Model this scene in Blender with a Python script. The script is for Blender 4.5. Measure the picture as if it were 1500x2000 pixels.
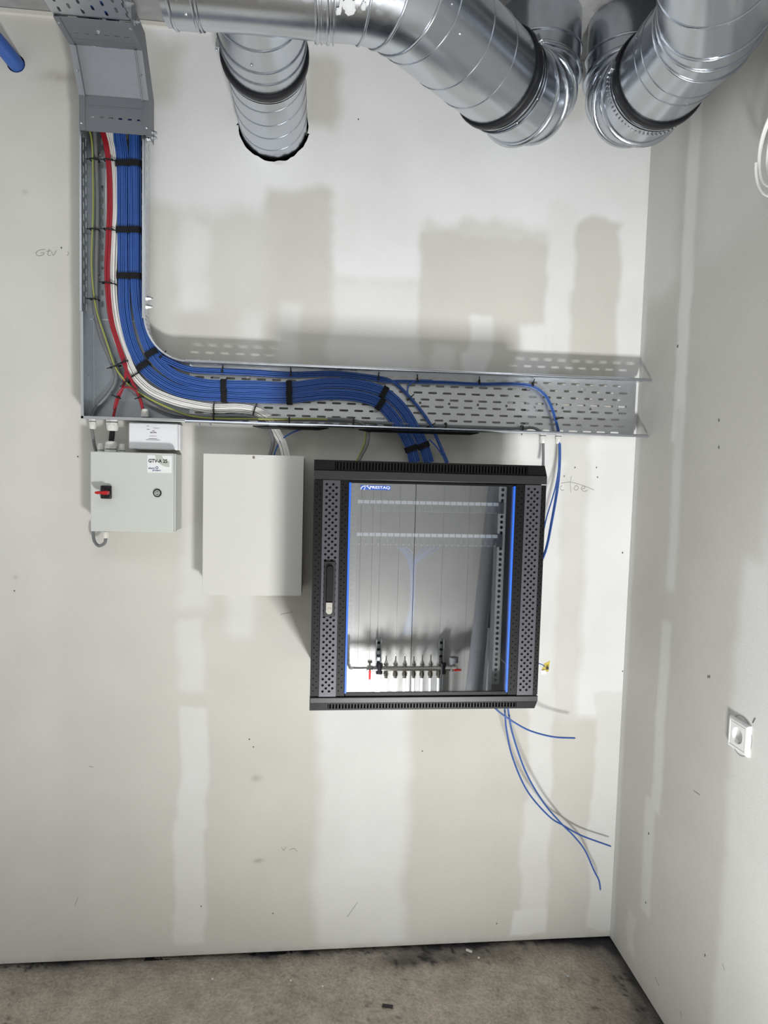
import bpy, math, random
import numpy as np
from mathutils import Vector, Matrix
random.seed(7)
R_ = math.radians
for o in list(bpy.data.objects): bpy.data.objects.remove(o)
sc = bpy.context.scene
col = sc.collection

# ------------------------------------------------------------------ camera, world, light, exposure
CAM = Vector((0.0, -2.21, 1.658)); FPX = 1330.0
YAW, PITCH, ROLL = R_(5.849), R_(4.009), R_(-1.527)
fw = Vector((math.sin(YAW)*math.cos(PITCH), math.cos(YAW)*math.cos(PITCH), -math.sin(PITCH)))
rt0 = Vector((math.cos(YAW), -math.sin(YAW), 0)); dn0 = fw.cross(rt0)
rt = math.cos(ROLL)*rt0 + math.sin(ROLL)*dn0
dn = -math.sin(ROLL)*rt0 + math.cos(ROLL)*dn0
cd = bpy.data.cameras.new('camera'); cam = bpy.data.objects.new('camera', cd); col.objects.link(cam)
cd.sensor_fit = 'VERTICAL'; cd.sensor_height = 36.0; cd.lens = FPX/2000*36; cd.clip_start = .01
m3 = Matrix((rt, -dn, -fw)).transposed()
cam.matrix_world = Matrix.Translation(CAM) @ m3.to_4x4()
sc.camera = cam

w = bpy.data.worlds.new('world'); sc.world = w; w.use_nodes = True
w.node_tree.nodes['Background'].inputs[0].default_value = (.93, .96, 1, 1)
w.node_tree.nodes['Background'].inputs[1].default_value = .72

def area(name, loc, target, sx, sy, power, color=(1, 1, 1), spread=180):
    l = bpy.data.lights.new(name, 'AREA'); l.shape = 'RECTANGLE'; l.size = sx; l.size_y = sy
    l.energy = power; l.color = color; l.spread = R_(spread)
    o = bpy.data.objects.new(name, l); col.objects.link(o); o.location = loc
    o.rotation_euler = (Vector(target)-Vector(loc)).to_track_quat('-Z', 'Y').to_euler()
    return o
area('floor_work_lamp', (.50, -2.02, .16), (.55, 0, 2.75), .26, .20, 25, (1, 1, .995), 124)
area('floor_work_lamp_rear', (.34, -2.20, .10), (.28, -2.6, .95), .16, .10, 15, (1, .99, .97))
area('ceiling_fill_light', (-.5, -1.75, 2.93), (-.5, -1.70, 0), 1.9, .9, 9, (.97, .985, 1))  # added soft fill from above, no such ceiling fixture is known

vs = sc.view_settings
vs.view_transform = 'Standard'; vs.look = 'None'; vs.gamma = 1; vs.use_curve_mapping = False
vs.exposure = 0.20

# ------------------------------------------------------------------ measuring helpers
def ray(px, py): return (fw + rt*((px-750)/FPX) + dn*((py-1000)/FPX))
def at(px, py, d=0.0):                      # the point d metres in front of the back wall
    v = ray(px, py); return CAM + v*((-d-CAM.y)/v.y)
XR = 1.072                                  # the right wall
ZC = 2.965                                  # the ceiling
YF = -2.60                                  # the wall behind the camera
def at_right(px, py, off=0.0):
    v = ray(px, py); return CAM + v*((XR-off-CAM.x)/v.x)
def at_mirror(px, py, off=0.0):             # what the cabinet glass shows of the wall behind
    v = ray(px, py); p = CAM + v*((-.448-CAM.y)/v.y)
    u = Vector((v.x, -v.y, v.z)); return p + u*((YF+off-p.y)/u.y)

# ------------------------------------------------------------------ materials
def lin(c): return tuple(((v/255)/12.92 if v/255 <= .04045 else ((v/255+.055)/1.055)**2.4) for v in c) + (1,)
def mat(name, rgb, rough=.5, metal=0.0, var=.0, scale=40, bump=0.0, bscale=200, rvar=0.0, spec=.5, coat=0.0):
    m = bpy.data.materials.new(name); m.use_nodes = True
    nt = m.node_tree; b = nt.nodes['Principled BSDF']; c = lin(rgb)
    b.inputs['Base Color'].default_value = c; b.inputs['Roughness'].default_value = rough
    b.inputs['Metallic'].default_value = metal; b.inputs['Specular IOR Level'].default_value = spec
    if coat: b.inputs['Coat Weight'].default_value = coat
    tc = nt.nodes.new('ShaderNodeTexCoord')
    if var or rvar:
        n = nt.nodes.new('ShaderNodeTexNoise'); n.inputs['Scale'].default_value = scale; n.inputs['Detail'].default_value = 5
        nt.links.new(tc.outputs['Object'], n.inputs['Vector'])
        if var:
            mr = nt.nodes.new('ShaderNodeMapRange'); mr.inputs['From Min'].default_value = .3; mr.inputs['From Max'].default_value = .7
            mr.inputs['To Min'].default_value = 1-var; mr.inputs['To Max'].default_value = 1+var
            nt.links.new(n.outputs['Fac'], mr.inputs['Value'])
            mx = nt.nodes.new('ShaderNodeVectorMath'); mx.operation = 'SCALE'; mx.inputs[0].default_value = c[:3]
            nt.links.new(mr.outputs[0], mx.inputs['Scale']); nt.links.new(mx.outputs[0], b.inputs['Base Color'])
        if rvar:
            mr = nt.nodes.new('ShaderNodeMapRange'); mr.inputs['From Min'].default_value = .3; mr.inputs['From Max'].default_value = .7
            mr.inputs['To Min'].default_value = rough-rvar; mr.inputs['To Max'].default_value = rough+rvar
            nt.links.new(n.outputs['Fac'], mr.inputs['Value']); nt.links.new(mr.outputs[0], b.inputs['Roughness'])
    if bump:
        n2 = nt.nodes.new('ShaderNodeTexNoise'); n2.inputs['Scale'].default_value = bscale; n2.inputs['Detail'].default_value = 3
        nt.links.new(tc.outputs['Object'], n2.inputs['Vector'])
        bp = nt.nodes.new('ShaderNodeBump'); bp.inputs['Strength'].default_value = bump; bp.inputs['Distance'].default_value = .002
        nt.links.new(n2.outputs['Fac'], bp.inputs['Height']); nt.links.new(bp.outputs[0], b.inputs['Normal'])
    return m

def spangle(name, rgb, rough):              # galvanised sheet: faint crystals in colour and gloss
    m = mat(name, rgb, rough, 1.0); nt = m.node_tree; b = nt.nodes['Principled BSDF']
    tc = nt.nodes.new('ShaderNodeTexCoord')
    v = nt.nodes.new('ShaderNodeTexVoronoi'); v.inputs['Scale'].default_value = 75
    n = nt.nodes.new('ShaderNodeTexNoise'); n.inputs['Scale'].default_value = 9; n.inputs['Detail'].default_value = 6
    for t in (v, n): nt.links.new(tc.outputs['Object'], t.inputs['Vector'])
    sp = nt.nodes.new('ShaderNodeSeparateColor'); nt.links.new(v.outputs['Color'], sp.inputs[0])
    ad = nt.nodes.new('ShaderNodeMath'); ad.operation = 'ADD'
    nt.links.new(sp.outputs[0], ad.inputs[0]); nt.links.new(n.outputs['Fac'], ad.inputs[1])
    c = lin(rgb)
    for lo, hi, sock in ((.975, 1.02, 'c'), (rough-.02, rough+.05, 'r')):
        mr = nt.nodes.new('ShaderNodeMapRange'); mr.inputs['From Max'].default_value = 1.8
        mr.inputs['To Min'].default_value = lo; mr.inputs['To Max'].default_value = hi
        nt.links.new(ad.outputs[0], mr.inputs['Value'])
        if sock == 'c':
            mx = nt.nodes.new('ShaderNodeVectorMath'); mx.operation = 'SCALE'; mx.inputs[0].default_value = c[:3]
            nt.links.new(mr.outputs[0], mx.inputs['Scale']); nt.links.new(mx.outputs[0], b.inputs['Base Color'])
        else: nt.links.new(mr.outputs[0], b.inputs['Roughness'])
    return m

M = dict(
    galv=spangle('galvanised_duct', (196, 201, 208), .21),
    tray=spangle('galvanised_tray', (208, 212, 216), .34),
    traydull=spangle('galvanised_dull', (160, 166, 172), .45),
    cover=spangle('galvanised_cover', (146, 149, 154), .68),
    zinc=mat('zinc_bolt', (205, 208, 212), .25, 1),
    sealant=mat('grey_sealant', (206, 208, 210), .7),
    rubber=mat('black_rubber', (16, 17, 22), .45),
    tie=mat('black_tie', (14, 14, 18), .5),
    velcro=mat('black_velcro', (15, 15, 19), .9, bump=.6, bscale=900),
    blue=mat('blue_jacket', (52, 90, 162), .4, var=.06, scale=30),
    red=mat('red_jacket', (150, 28, 42), .4, var=.05),
    white=mat('white_jacket', (232, 231, 227), .4, var=.03),
    grey=mat('grey_jacket', (112, 113, 115), .45, var=.05),
    yellow=mat('earth_yellow', (170, 168, 84), .4),
    green=mat('earth_green', (92, 120, 70), .4),
    gland=mat('gland_plastic', (216, 216, 210), .4),
    cabinet=mat('light_grey_powder', (196, 200, 195), .42, bump=.12, bscale=700),
    whitebox=mat('off_white_powder', (208, 207, 203), .42, bump=.12, bscale=700),
    module=mat('white_abs', (226, 227, 230), .35),
    sticker=mat('sticker_white', (228, 230, 230), .4),
    stickershade=mat('sticker_grey_green', (186, 190, 180), .4),
    ink=mat('ink_black', (28, 30, 36), .6),
    inkblue=mat('ink_blue', (24, 62, 120), .6),
    black=mat('rack_black', (8, 8, 10), .42, spec=.22, bump=.1, bscale=900),
    rackcover=mat('rack_cover_black', (30, 30, 33), .4, bump=.1, bscale=900),
    blackstrip=mat('rack_graphite', (70, 71, 77), .38, .3, bump=.12, bscale=900),
    dark=mat('dark_inside', (10, 10, 12), .8),
    rackin=mat('rack_interior', (58, 60, 64), .6),
    bluetrim=mat('blue_trim', (36, 98, 208), .35),
    panel=mat('panel_grey', (92, 95, 100), .5),
    port=mat('port_dark', (58, 60, 65), .5),
    labelwhite=mat('label_white', (225, 230, 238), .5),
    logoblue=mat('logo_blue', (52, 84, 168), .4),
    redplastic=mat('red_plastic', (176, 22, 28), .35),
    blackplastic=mat('black_plastic', (20, 19, 23), .35),
    chrome=mat('chrome', (214, 212, 206), .15, 1),
    socket=mat('socket_white', (222, 222, 221), .25, spec=.6),
    pencil=mat('pencil', (146, 144, 140), .8),
    scuff=mat('scuff_dark', (92, 90, 86), .9),
    cavity=mat('wall_cavity_dark', (20, 20, 22), .9),
    pipe_grey=mat('grey_plastic_pipe', (120, 122, 126), .4),
    doorm=mat('dark_door', (24, 26, 32), .5),
    pexwhite=mat('white_pipe', (228, 230, 232), .35),
    plaster_crumb=mat('plaster_crumb', (214, 212, 204), .9),
    yellowtag=mat('yellow_tag', (200, 182, 84), .5),
)
def glass():
    m = bpy.data.materials.new('tinted_glass'); m.use_nodes = True; nt = m.node_tree
    nt.nodes.remove(nt.nodes['Principled BSDF'])
    t = nt.nodes.new('ShaderNodeBsdfTransparent'); t.inputs[0].default_value = (.93, .95, .97, 1)
    g = nt.nodes.new('ShaderNodeBsdfGlossy'); g.inputs['Roughness'].default_value = .0; g.inputs[0].default_value = (.95, .97, 1, 1)
    mx = nt.nodes.new('ShaderNodeMixShader'); mx.inputs[0].default_value = .36
    nt.links.new(t.outputs[0], mx.inputs[1]); nt.links.new(g.outputs[0], mx.inputs[2])
    nt.links.new(mx.outputs[0], nt.nodes['Material Output'].inputs[0]); return m
M['glass'] = glass()

def wall_mat(name, board, filler):
    m = mat(name, board, .85, spec=.25); nt = m.node_tree; b = nt.nodes['Principled BSDF']
    a = nt.nodes.new('ShaderNodeAttribute'); a.attribute_name = 'filler'
    s = nt.nodes.new('ShaderNodeAttribute'); s.attribute_name = 'stain'
    tc = nt.nodes.new('ShaderNodeTexCoord')
    n1 = nt.nodes.new('ShaderNodeTexNoise'); n1.inputs['Scale'].default_value = 260; n1.inputs['Detail'].default_value = 3
    n2 = nt.nodes.new('ShaderNodeTexNoise'); n2.inputs['Scale'].default_value = 4; n2.inputs['Detail'].default_value = 5
    for n in (n1, n2): nt.links.new(tc.outputs['Object'], n.inputs['Vector'])
    # fine paper grain breaks up the feathered edge of the filler
    ad = nt.nodes.new('ShaderNodeMath'); ad.operation = 'MULTIPLY_ADD'; ad.inputs[1].default_value = .5; ad.inputs[2].default_value = -.25
    nt.links.new(n1.outputs['Fac'], ad.inputs[0])
    a2 = nt.nodes.new('ShaderNodeMath'); a2.operation = 'ADD'; a2.use_clamp = True
    nt.links.new(ad.outputs[0], a2.inputs[0]); nt.links.new(a.outputs['Fac'], a2.inputs[1])
    mx = nt.nodes.new('ShaderNodeMix'); mx.data_type = 'RGBA'; mx.inputs['A'].default_value = lin(board); mx.inputs['B'].default_value = lin(filler)
    nt.links.new(a2.outputs[0], mx.inputs['Factor'])
    mr = nt.nodes.new('ShaderNodeMapRange'); mr.inputs['From Min'].default_value = .3; mr.inputs['From Max'].default_value = .7
    mr.inputs['To Min'].default_value = .955; mr.inputs['To Max'].default_value = 1.03; nt.links.new(n2.outputs['Fac'], mr.inputs['Value'])
    sc1 = nt.nodes.new('ShaderNodeVectorMath'); sc1.operation = 'SCALE'
    nt.links.new(mx.outputs['Result'], sc1.inputs[0]); nt.links.new(mr.outputs[0], sc1.inputs['Scale'])
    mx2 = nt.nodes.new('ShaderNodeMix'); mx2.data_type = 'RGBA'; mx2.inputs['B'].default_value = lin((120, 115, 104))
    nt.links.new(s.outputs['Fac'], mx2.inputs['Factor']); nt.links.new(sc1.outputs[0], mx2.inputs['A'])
    nt.links.new(mx2.outputs['Result'], b.inputs['Base Color'])
    bp = nt.nodes.new('ShaderNodeBump'); bp.inputs['Strength'].default_value = .12; bp.inputs['Distance'].default_value = .002
    nt.links.new(n1.outputs['Fac'], bp.inputs['Height']); nt.links.new(bp.outputs[0], b.inputs['Normal'])
    return m
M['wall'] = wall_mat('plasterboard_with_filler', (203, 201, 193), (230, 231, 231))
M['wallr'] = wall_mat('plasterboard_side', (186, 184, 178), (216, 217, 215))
M['concrete'] = mat('concrete_ceiling', (150, 150, 150), .9, var=.18, scale=14, bump=.5, bscale=90)
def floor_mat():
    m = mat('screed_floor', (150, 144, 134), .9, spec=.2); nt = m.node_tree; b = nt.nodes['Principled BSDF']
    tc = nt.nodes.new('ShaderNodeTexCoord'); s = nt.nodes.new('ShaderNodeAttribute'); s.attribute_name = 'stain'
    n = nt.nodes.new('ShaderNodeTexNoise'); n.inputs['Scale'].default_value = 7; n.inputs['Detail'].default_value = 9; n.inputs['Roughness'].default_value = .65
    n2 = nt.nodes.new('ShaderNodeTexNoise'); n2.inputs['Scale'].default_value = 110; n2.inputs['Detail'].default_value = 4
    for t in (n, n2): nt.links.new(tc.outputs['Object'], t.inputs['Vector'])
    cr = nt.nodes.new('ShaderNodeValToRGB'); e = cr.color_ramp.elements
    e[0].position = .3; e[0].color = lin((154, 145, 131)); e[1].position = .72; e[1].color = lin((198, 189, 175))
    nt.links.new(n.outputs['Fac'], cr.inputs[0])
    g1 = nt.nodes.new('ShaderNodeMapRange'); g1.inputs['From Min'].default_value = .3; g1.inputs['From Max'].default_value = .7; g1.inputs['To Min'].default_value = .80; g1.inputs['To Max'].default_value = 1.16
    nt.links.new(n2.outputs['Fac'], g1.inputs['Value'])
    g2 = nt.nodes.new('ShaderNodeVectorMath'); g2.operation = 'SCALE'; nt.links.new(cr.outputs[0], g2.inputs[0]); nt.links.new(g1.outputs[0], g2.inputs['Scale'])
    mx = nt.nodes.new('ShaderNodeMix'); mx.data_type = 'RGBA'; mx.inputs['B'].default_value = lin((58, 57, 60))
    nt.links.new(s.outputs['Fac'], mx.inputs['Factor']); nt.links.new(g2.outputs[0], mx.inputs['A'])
    nt.links.new(mx.outputs['Result'], b.inputs['Base Color'])
    ad = nt.nodes.new('ShaderNodeMath'); ad.operation = 'ADD'
    nt.links.new(n.outputs['Fac'], ad.inputs[0]); nt.links.new(n2.outputs['Fac'], ad.inputs[1])
    bp = nt.nodes.new('ShaderNodeBump'); bp.inputs['Strength'].default_value = .9; bp.inputs['Distance'].default_value = .007
    nt.links.new(ad.outputs[0], bp.inputs['Height']); nt.links.new(bp.outputs[0], b.inputs['Normal'])
    return m
M['floor'] = floor_mat()

# ------------------------------------------------------------------ mesh helpers
ORG = {}
def frame(t):
    t = t.normalized(); a = Vector((0, 0, 1)) if abs(t.z) < .9 else Vector((1, 0, 0))
    e1 = t.cross(a).normalized(); return e1, t.cross(e1).normalized()
class MB:
    def __init__(s): s.v = []; s.f = []
    def add(s, vs, fs):
        k = len(s.v); s.v += [Vector(v) for v in vs]; s.f += [tuple(i+k for i in f) for f in fs]; return s
    def obox(s, c, ux, uy, uz):             # box from centre and three half-axis vectors
        c, ux, uy, uz = map(Vector, (c, ux, uy, uz))
        vs = [c+ux*a+uy*b+uz*d for a in (-1, 1) for b in (-1, 1) for d in (-1, 1)]
        fs = [(0, 1, 3, 2), (4, 6, 7, 5), (0, 4, 5, 1), (2, 3, 7, 6), (0, 2, 6, 4), (1, 5, 7, 3)]
        if ux.cross(uy).dot(uz) < 0: fs = [f[::-1] for f in fs]
        return s.add(vs, fs)
    def box(s, x0, x1, y0, y1, z0, z1):
        return s.obox(((x0+x1)/2, (y0+y1)/2, (z0+z1)/2), ((x1-x0)/2, 0, 0), (0, (y1-y0)/2, 0), (0, 0, (z1-z0)/2))
    def tube(s, pts, r, n=8, cap=True):
        pts = [Vector(p) for p in pts]; N = len(pts); vs = []; fs = []
        rs = r if isinstance(r, (list, tuple)) else [r]*N
        t = (pts[1]-pts[0]).normalized(); e1, e2 = frame(t)
        for i, p in enumerate(pts):
            t2 = (pts[min(i+1, N-1)]-pts[max(i-1, 0)]).normalized()
            q = t.rotation_difference(t2); e1 = q @ e1; t = t2
            e1 = (e1 - t*e1.dot(t)).normalized(); e2 = t.cross(e1)
            vs += [p+(e1*math.cos(2*math.pi*k/n)+e2*math.sin(2*math.pi*k/n))*rs[i] for k in range(n)]
        for i in range(N-1):
            for k in range(n):
                a, b = i*n+k, i*n+(k+1) % n; fs.append((a, b, b+n, a+n))
        if cap: fs += [tuple(range(n))[::-1], tuple((N-1)*n+k for k in range(n))]
        return s.add(vs, fs)
    def lathe(s, c, axis, prof, n=24, cap=True):   # prof = [(distance along axis, radius)]
        c = Vector(c); t = Vector(axis).normalized(); e1, e2 = frame(t); vs = []; fs = []
        for h, r in prof: vs += [c+t*h+(e1*math.cos(2*math.pi*k/n)+e2*math.sin(2*math.pi*k/n))*r for k in range(n)]
        for i in range(len(prof)-1):
            for k in range(n):
                a, b = i*n+k, i*n+(k+1) % n; fs.append((a, b, b+n, a+n))
        if cap: fs += [tuple(range(n))[::-1], tuple((len(prof)-1)*n+k for k in range(n))]
        return s.add(vs, fs)
    def prism(s, poly, n):                  # flat polygon (3D points) pushed along n
        n = Vector(n); k = len(poly); poly = [Vector(p) for p in poly]
        nn = sum(((poly[i]-poly[0]).cross(poly[(i+1) % k]-poly[0]) for i in range(1, k-1)), Vector())
        if nn.dot(n) > 0: poly = poly[::-1]
        vs = poly+[p+n for p in poly]
        fs = [tuple(range(k)), tuple(range(2*k-1, k-1, -1))]
        fs += [((i+1) % k, i, i+k, (i+1) % k+k) for i in range(k)]
        return s.add(vs, fs)
    def band(s, c, t, lat, nrm, a, b, wd, th=.0012, n=20):   # strap around a bundle: rounded oval loop
        c, t, lat, nrm = map(Vector, (c, t, lat, nrm)); vs = []; fs = []
        for (h, g) in ((-wd/2, 0), (-wd/2, th), (wd/2, th), (wd/2, 0)):
            for k in range(n):
                q = 2*math.pi*k/n; x, y = math.cos(q), math.sin(q)
                x = math.copysign(abs(x)**.55, x); y = math.copysign(abs(y)**.55, y)
                vs.append(c+t*h+lat*x*(a+g)+nrm*y*(b+g))
        for i in range(4):
            for k in range(n):
                j = (i+1) % 4; fs.append((i*n+k, i*n+(k+1) % n, j*n+(k+1) % n, j*n+k))
        return s.add(vs, fs)
    def plate(s, o, u, v, W, H, rows, pitch, sl, sw, th=.0014):
        """sheet of W x H metres spanned by u, v from corner o, with rows of slots cut through it.
        rows = list of (v-centre, phase); sl, sw = slot length and width; th = sheet thickness"""
        o, u, v = Vector(o), Vector(u), Vector(v); nt = u.cross(v)*th
        def q(x0, x1, y0, y1):
            if x1-x0 > 1e-6 and y1-y0 > 1e-6:
                P = [o+u*x0+v*y0, o+u*x1+v*y0, o+u*x1+v*y1, o+u*x0+v*y1]
                s.add([p+nt for p in P]+P, [(0, 1, 2, 3), (7, 6, 5, 4)])
        edges = [0]+[(rows[i][0]+rows[i+1][0])/2 for i in range(len(rows)-1)]+[H]
        for i, row in enumerate(rows):
            vc, ph = row[:2]
            if len(row) > 2: pitch, sl, sw = row[2:]
            lo, hi = edges[i], edges[i+1]; x = ph; hh = min(vc-lo, hi-vc)
            q(0, W, lo, vc-hh); q(0, W, vc+hh, hi); q(0, min(x, W), vc-hh, vc+hh)
            while x+pitch <= W+1e-6:
                cx, a, r, PW = x+pitch/2, max((sl-sw)/2, 0), sw/2, pitch/2; k7 = .7071*r
                if a > 1e-5:
                    inn = [(a+r, 0), (a+k7, k7), (a, r), (-a, r), (-a-k7, k7), (-a-r, 0), (-a-k7, -k7), (-a, -r), (a, -r), (a+k7, -k7)]
                    out = [(PW, 0), (PW, hh), (a, hh), (-a, hh), (-PW, hh), (-PW, 0), (-PW, -hh), (-a, -hh), (a, -hh), (PW, -hh)]
                else:
                    inn = [(r, 0), (k7, k7), (0, r), (-k7, k7), (-r, 0), (-k7, -k7), (0, -r), (k7, -k7)]
                    out = [(PW, 0), (PW, hh), (0, hh), (-PW, hh), (-PW, 0), (-PW, -hh), (0, -hh), (PW, -hh)]
                n = len(inn); P = [o+u*(cx+X)+v*(vc+Y) for X, Y in inn+out]; j = lambda k: (k+1) % n
                s.add([p+nt for p in P]+P, [(k, k+n, j(k)+n, j(k)) for k in range(n)]
                      + [(2*n+k, 2*n+j(k), 3*n+j(k), 3*n+k) for k in range(n)] + [(k, j(k), 2*n+j(k), 2*n+k) for k in range(n)])
                x += pitch
            q(x, W, vc-hh, vc+hh)
        for p, d in ((o, u*W), (o+u*W, v*H), (o+u*W+v*H, -u*W), (o+v*H, -v*H)): s.add([p, p+d, p+d+nt, p+nt], [(0, 1, 2, 3)])
        return s
    def build(s, name, m, parent=None, smooth=35, bevel=0, solid=0, label=None, org=None):
        if parent is not None: org = ORG[parent]
        elif org is None:
            a = np.array([tuple(p) for p in s.v]); lo, hi = a.min(0), a.max(0); org = Vector(((lo[0]+hi[0])/2, (lo[1]+hi[1])/2, lo[2]))
        me = bpy.data.meshes.new(name); me.from_pydata([tuple(p-org) for p in s.v], [], s.f); me.validate(); me.update()
        if smooth: me.shade_smooth(); me.set_sharp_from_angle(angle=R_(smooth))
        me.materials.append(M[m] if isinstance(m, str) else m)
        o = bpy.data.objects.new(name, me); col.objects.link(o); ORG[o] = Vector(org)
        if parent is not None: o.parent = parent
        else: o.location = org
        if solid: md = o.modifiers.new('thickness', 'SOLIDIFY'); md.thickness = solid; md.offset = 0
        if bevel: md = o.modifiers.new('bevel', 'BEVEL'); md.width = bevel; md.segments = 2; md.limit_method = 'ANGLE'
        if label: o['label'] = label
        return o
def tag(o, label, cat, group=None):
    o['label'] = label; o['category'] = cat
    if group: o['group'] = group
    return o
def thing(name, loc, label, cat, group=None):
    o = bpy.data.objects.new(name, None); col.objects.link(o); o.location = loc; o.empty_display_size = .05
    ORG[o] = Vector(loc); return tag(o, label, cat, group)
def struct(o): o['kind'] = 'structure'; return o
def text(name, body, o, u, v, h, m, parent, w=None, bold=0.0):   # flat printed lettering, o = lower left corner
    c = bpy.data.curves.new(name, 'FONT'); c.body = body; c.size = 1; c.resolution_u = 3; c.offset = bold
    t = bpy.data.objects.new(name, c); col.objects.link(t)
    dg = bpy.context.evaluated_depsgraph_get(); me = bpy.data.meshes.new_from_object(t.evaluated_get(dg))
    bpy.data.objects.remove(t)
    P = np.array([tuple(p.co) for p in me.vertices]); lo, hi = P.min(0), P.max(0)
    k = h/(hi[1]-lo[1]); kx = (w/(hi[0]-lo[0])) if w else k
    o, u, v = Vector(o), Vector(u), Vector(v); b = MB()
    b.v = [o+u*((p[0]-lo[0])*kx)+v*((p[1]-lo[1])*k) for p in P]; b.f = [tuple(p.vertices) for p in me.polygons]
    bpy.data.meshes.remove(me)
    return b.build(name, m, parent, smooth=0)
def spline(pts, step=.012):
    P = [Vector(p) for p in pts]; P = [P[0]*2-P[1]]+P+[P[-1]*2-P[-2]]; out = []
    for i in range(1, len(P)-2):
        a, b, c, d = P[i-1:i+3]; n = max(2, int((c-b).length/step))
        for k in range(n):
            t = k/n
            out.append(.5*((2*b)+(c-a)*t+(2*a-5*b+4*c-d)*t*t+(3*b-a-3*c+d)*t**3))
    out.append(P[-2]); return out
def vnoise(x, y, seed=0):                   # lattice value noise on arrays
    xi, yi = np.floor(x).astype(int), np.floor(y).astype(int); fx, fy = x-xi, y-yi
    fx, fy = fx*fx*(3-2*fx), fy*fy*(3-2*fy)
    def h(a, b):
        n = (a*374761393+b*668265263+seed*974711) & 0x7fffffff; n = ((n ^ (n >> 13))*1274126177) & 0x7fffffff
        return ((n ^ (n >> 16)) & 0xffff)/65535
    return (h(xi, yi)*(1-fx)+h(xi+1, yi)*fx)*(1-fy)+(h(xi, yi+1)*(1-fx)+h(xi+1, yi+1)*fx)*fy
def fbm(x, y, seed=0): return .55*vnoise(x, y, seed)+.3*vnoise(x*2.1, y*2.1, seed+1)+.15*vnoise(x*4.3, y*4.3, seed+2)
def grid(name, o, u, v, W, H, step, m, keep=None, disp=None):
    nu, nv = int(round(W/step)), int(round(H/step)); a = np.linspace(0, W, nu+1); b = np.linspace(0, H, nv+1)
    A, B = np.meshgrid(a, b); o, u, v = (np.array(t, float) for t in (o, u, v))
    P = o+A[..., None]*u+B[..., None]*v
    if disp is not None: P = P+np.cross(u, v)*disp(A, B)[..., None]
    idx = np.arange((nu+1)*(nv+1)).reshape(nv+1, nu+1)
    F = np.stack([idx[:-1, :-1], idx[:-1, 1:], idx[1:, 1:], idx[1:, :-1]], -1)
    if keep is not None: F = F[keep((A[:-1, :-1]+A[1:, 1:])/2, (B[:-1, :-1]+B[1:, 1:])/2)]
    F = F.reshape(-1, 4)
    me = bpy.data.meshes.new(name); me.vertices.add(P.shape[0]*P.shape[1]); me.vertices.foreach_set('co', P.reshape(-1).astype(np.float32))
    me.loops.add(F.size); me.loops.foreach_set('vertex_index', F.reshape(-1).astype(np.int32))
    me.polygons.add(len(F)); me.polygons.foreach_set('loop_start', np.arange(0, F.size, 4, dtype=np.int32))
    me.update(calc_edges=True); me.validate(); me.materials.append(M[m])
    if disp is not None: me.shade_smooth()
    ob = bpy.data.objects.new(name, me); col.objects.link(ob); ORG[ob] = Vector((0, 0, 0))
    return ob, A, B
def attr(ob, name, arr):
    t = ob.data.attributes.new(name, 'FLOAT', 'POINT'); t.data.foreach_set('value', np.clip(arr, 0, 1).reshape(-1).astype(np.float32))
def patch(X, Z, x0, x1, z0, z1, soft, val, acc, wob=.02, seed=0, soft2=None):   # feathered trowel patch laid over what is there
    nx = (fbm(Z*9+seed*3.1, X*2+seed, seed)-.5)*2*wob; nz = (fbm(X*11+seed*1.7, Z*2, seed+9)-.5)*2*wob
    sz = soft2 or soft
    def ss(t): t = np.clip(t, 0, 1); return t*t*(3-2*t)
    mk = ss((X+nx-x0)/soft+.5)*ss((x1-X-nx)/soft+.5)*ss((Z+nz-z0)/sz+.5)*ss((z1-Z-nz)/sz+.5)
    return acc*(1-mk)+val*mk
def ppatch(X, Z, px0, py0, px1, py1, soft, val, acc, **k):
    ym = (py0+py1)/2; xm = (px0+px1)/2
    return patch(X, Z, at(px0, ym).x, at(px1, ym).x, at(xm, py1).z, at(xm, py0).z, soft, val, acc, **k)

# ------------------------------------------------------------------ the setting
X0 = -2.0; WB = .009
hc = at(534, 243); HR = .103                # where the branch duct goes through the wall
bh = at(31, 124)
def hole_r(ang, dz): return HR+.0015+.006*fbm(ang*3+9, ang*0+2, 4)+.007*(dz < -.02)*fbm(ang*5, ang*0+1, 8)
def keep(A, B):
    X = A+X0; Z = B+WB; dx, dz = X-hc.x, Z-hc.z; ang = np.arctan2(dz, dx)
    return ((dx*dx+dz*dz) > hole_r(ang, dz)**2) & (((X-bh.x)**2+(Z-bh.z)**2) > .026**2)
wall, A, B = grid('wall_back', (X0, 0, WB), (1, 0, 0), (0, 0, 1), XR-X0, ZC-WB, .006, 'wall', keep)
struct(wall); X, Z = A+X0, B+WB
co = np.empty(len(wall.data.vertices)*3, np.float32); wall.data.vertices.foreach_get('co', co); co = co.reshape(-1, 3)   # trim the torn edges to their outline
for cxh, czh, rf in ((hc.x, hc.z, hole_r), (bh.x, bh.z, lambda a, d: a*0+.026)):
    dx, dz = co[:, 0]-cxh, co[:, 2]-czh; rr = np.hypot(dx, dz); ang = np.arctan2(dz, dx); t = rf(ang, dz); k_ = np.abs(rr-t) < .0052
    co[k_, 0] = cxh+(dx*t/np.maximum(rr, 1e-6))[k_]; co[k_, 2] = czh+(dz*t/np.maximum(rr, 1e-6))[k_]
wall.data.vertices.foreach_set('co', co.reshape(-1)); wall.data.update()
m = np.zeros_like(X)+.10
k = 0
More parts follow.
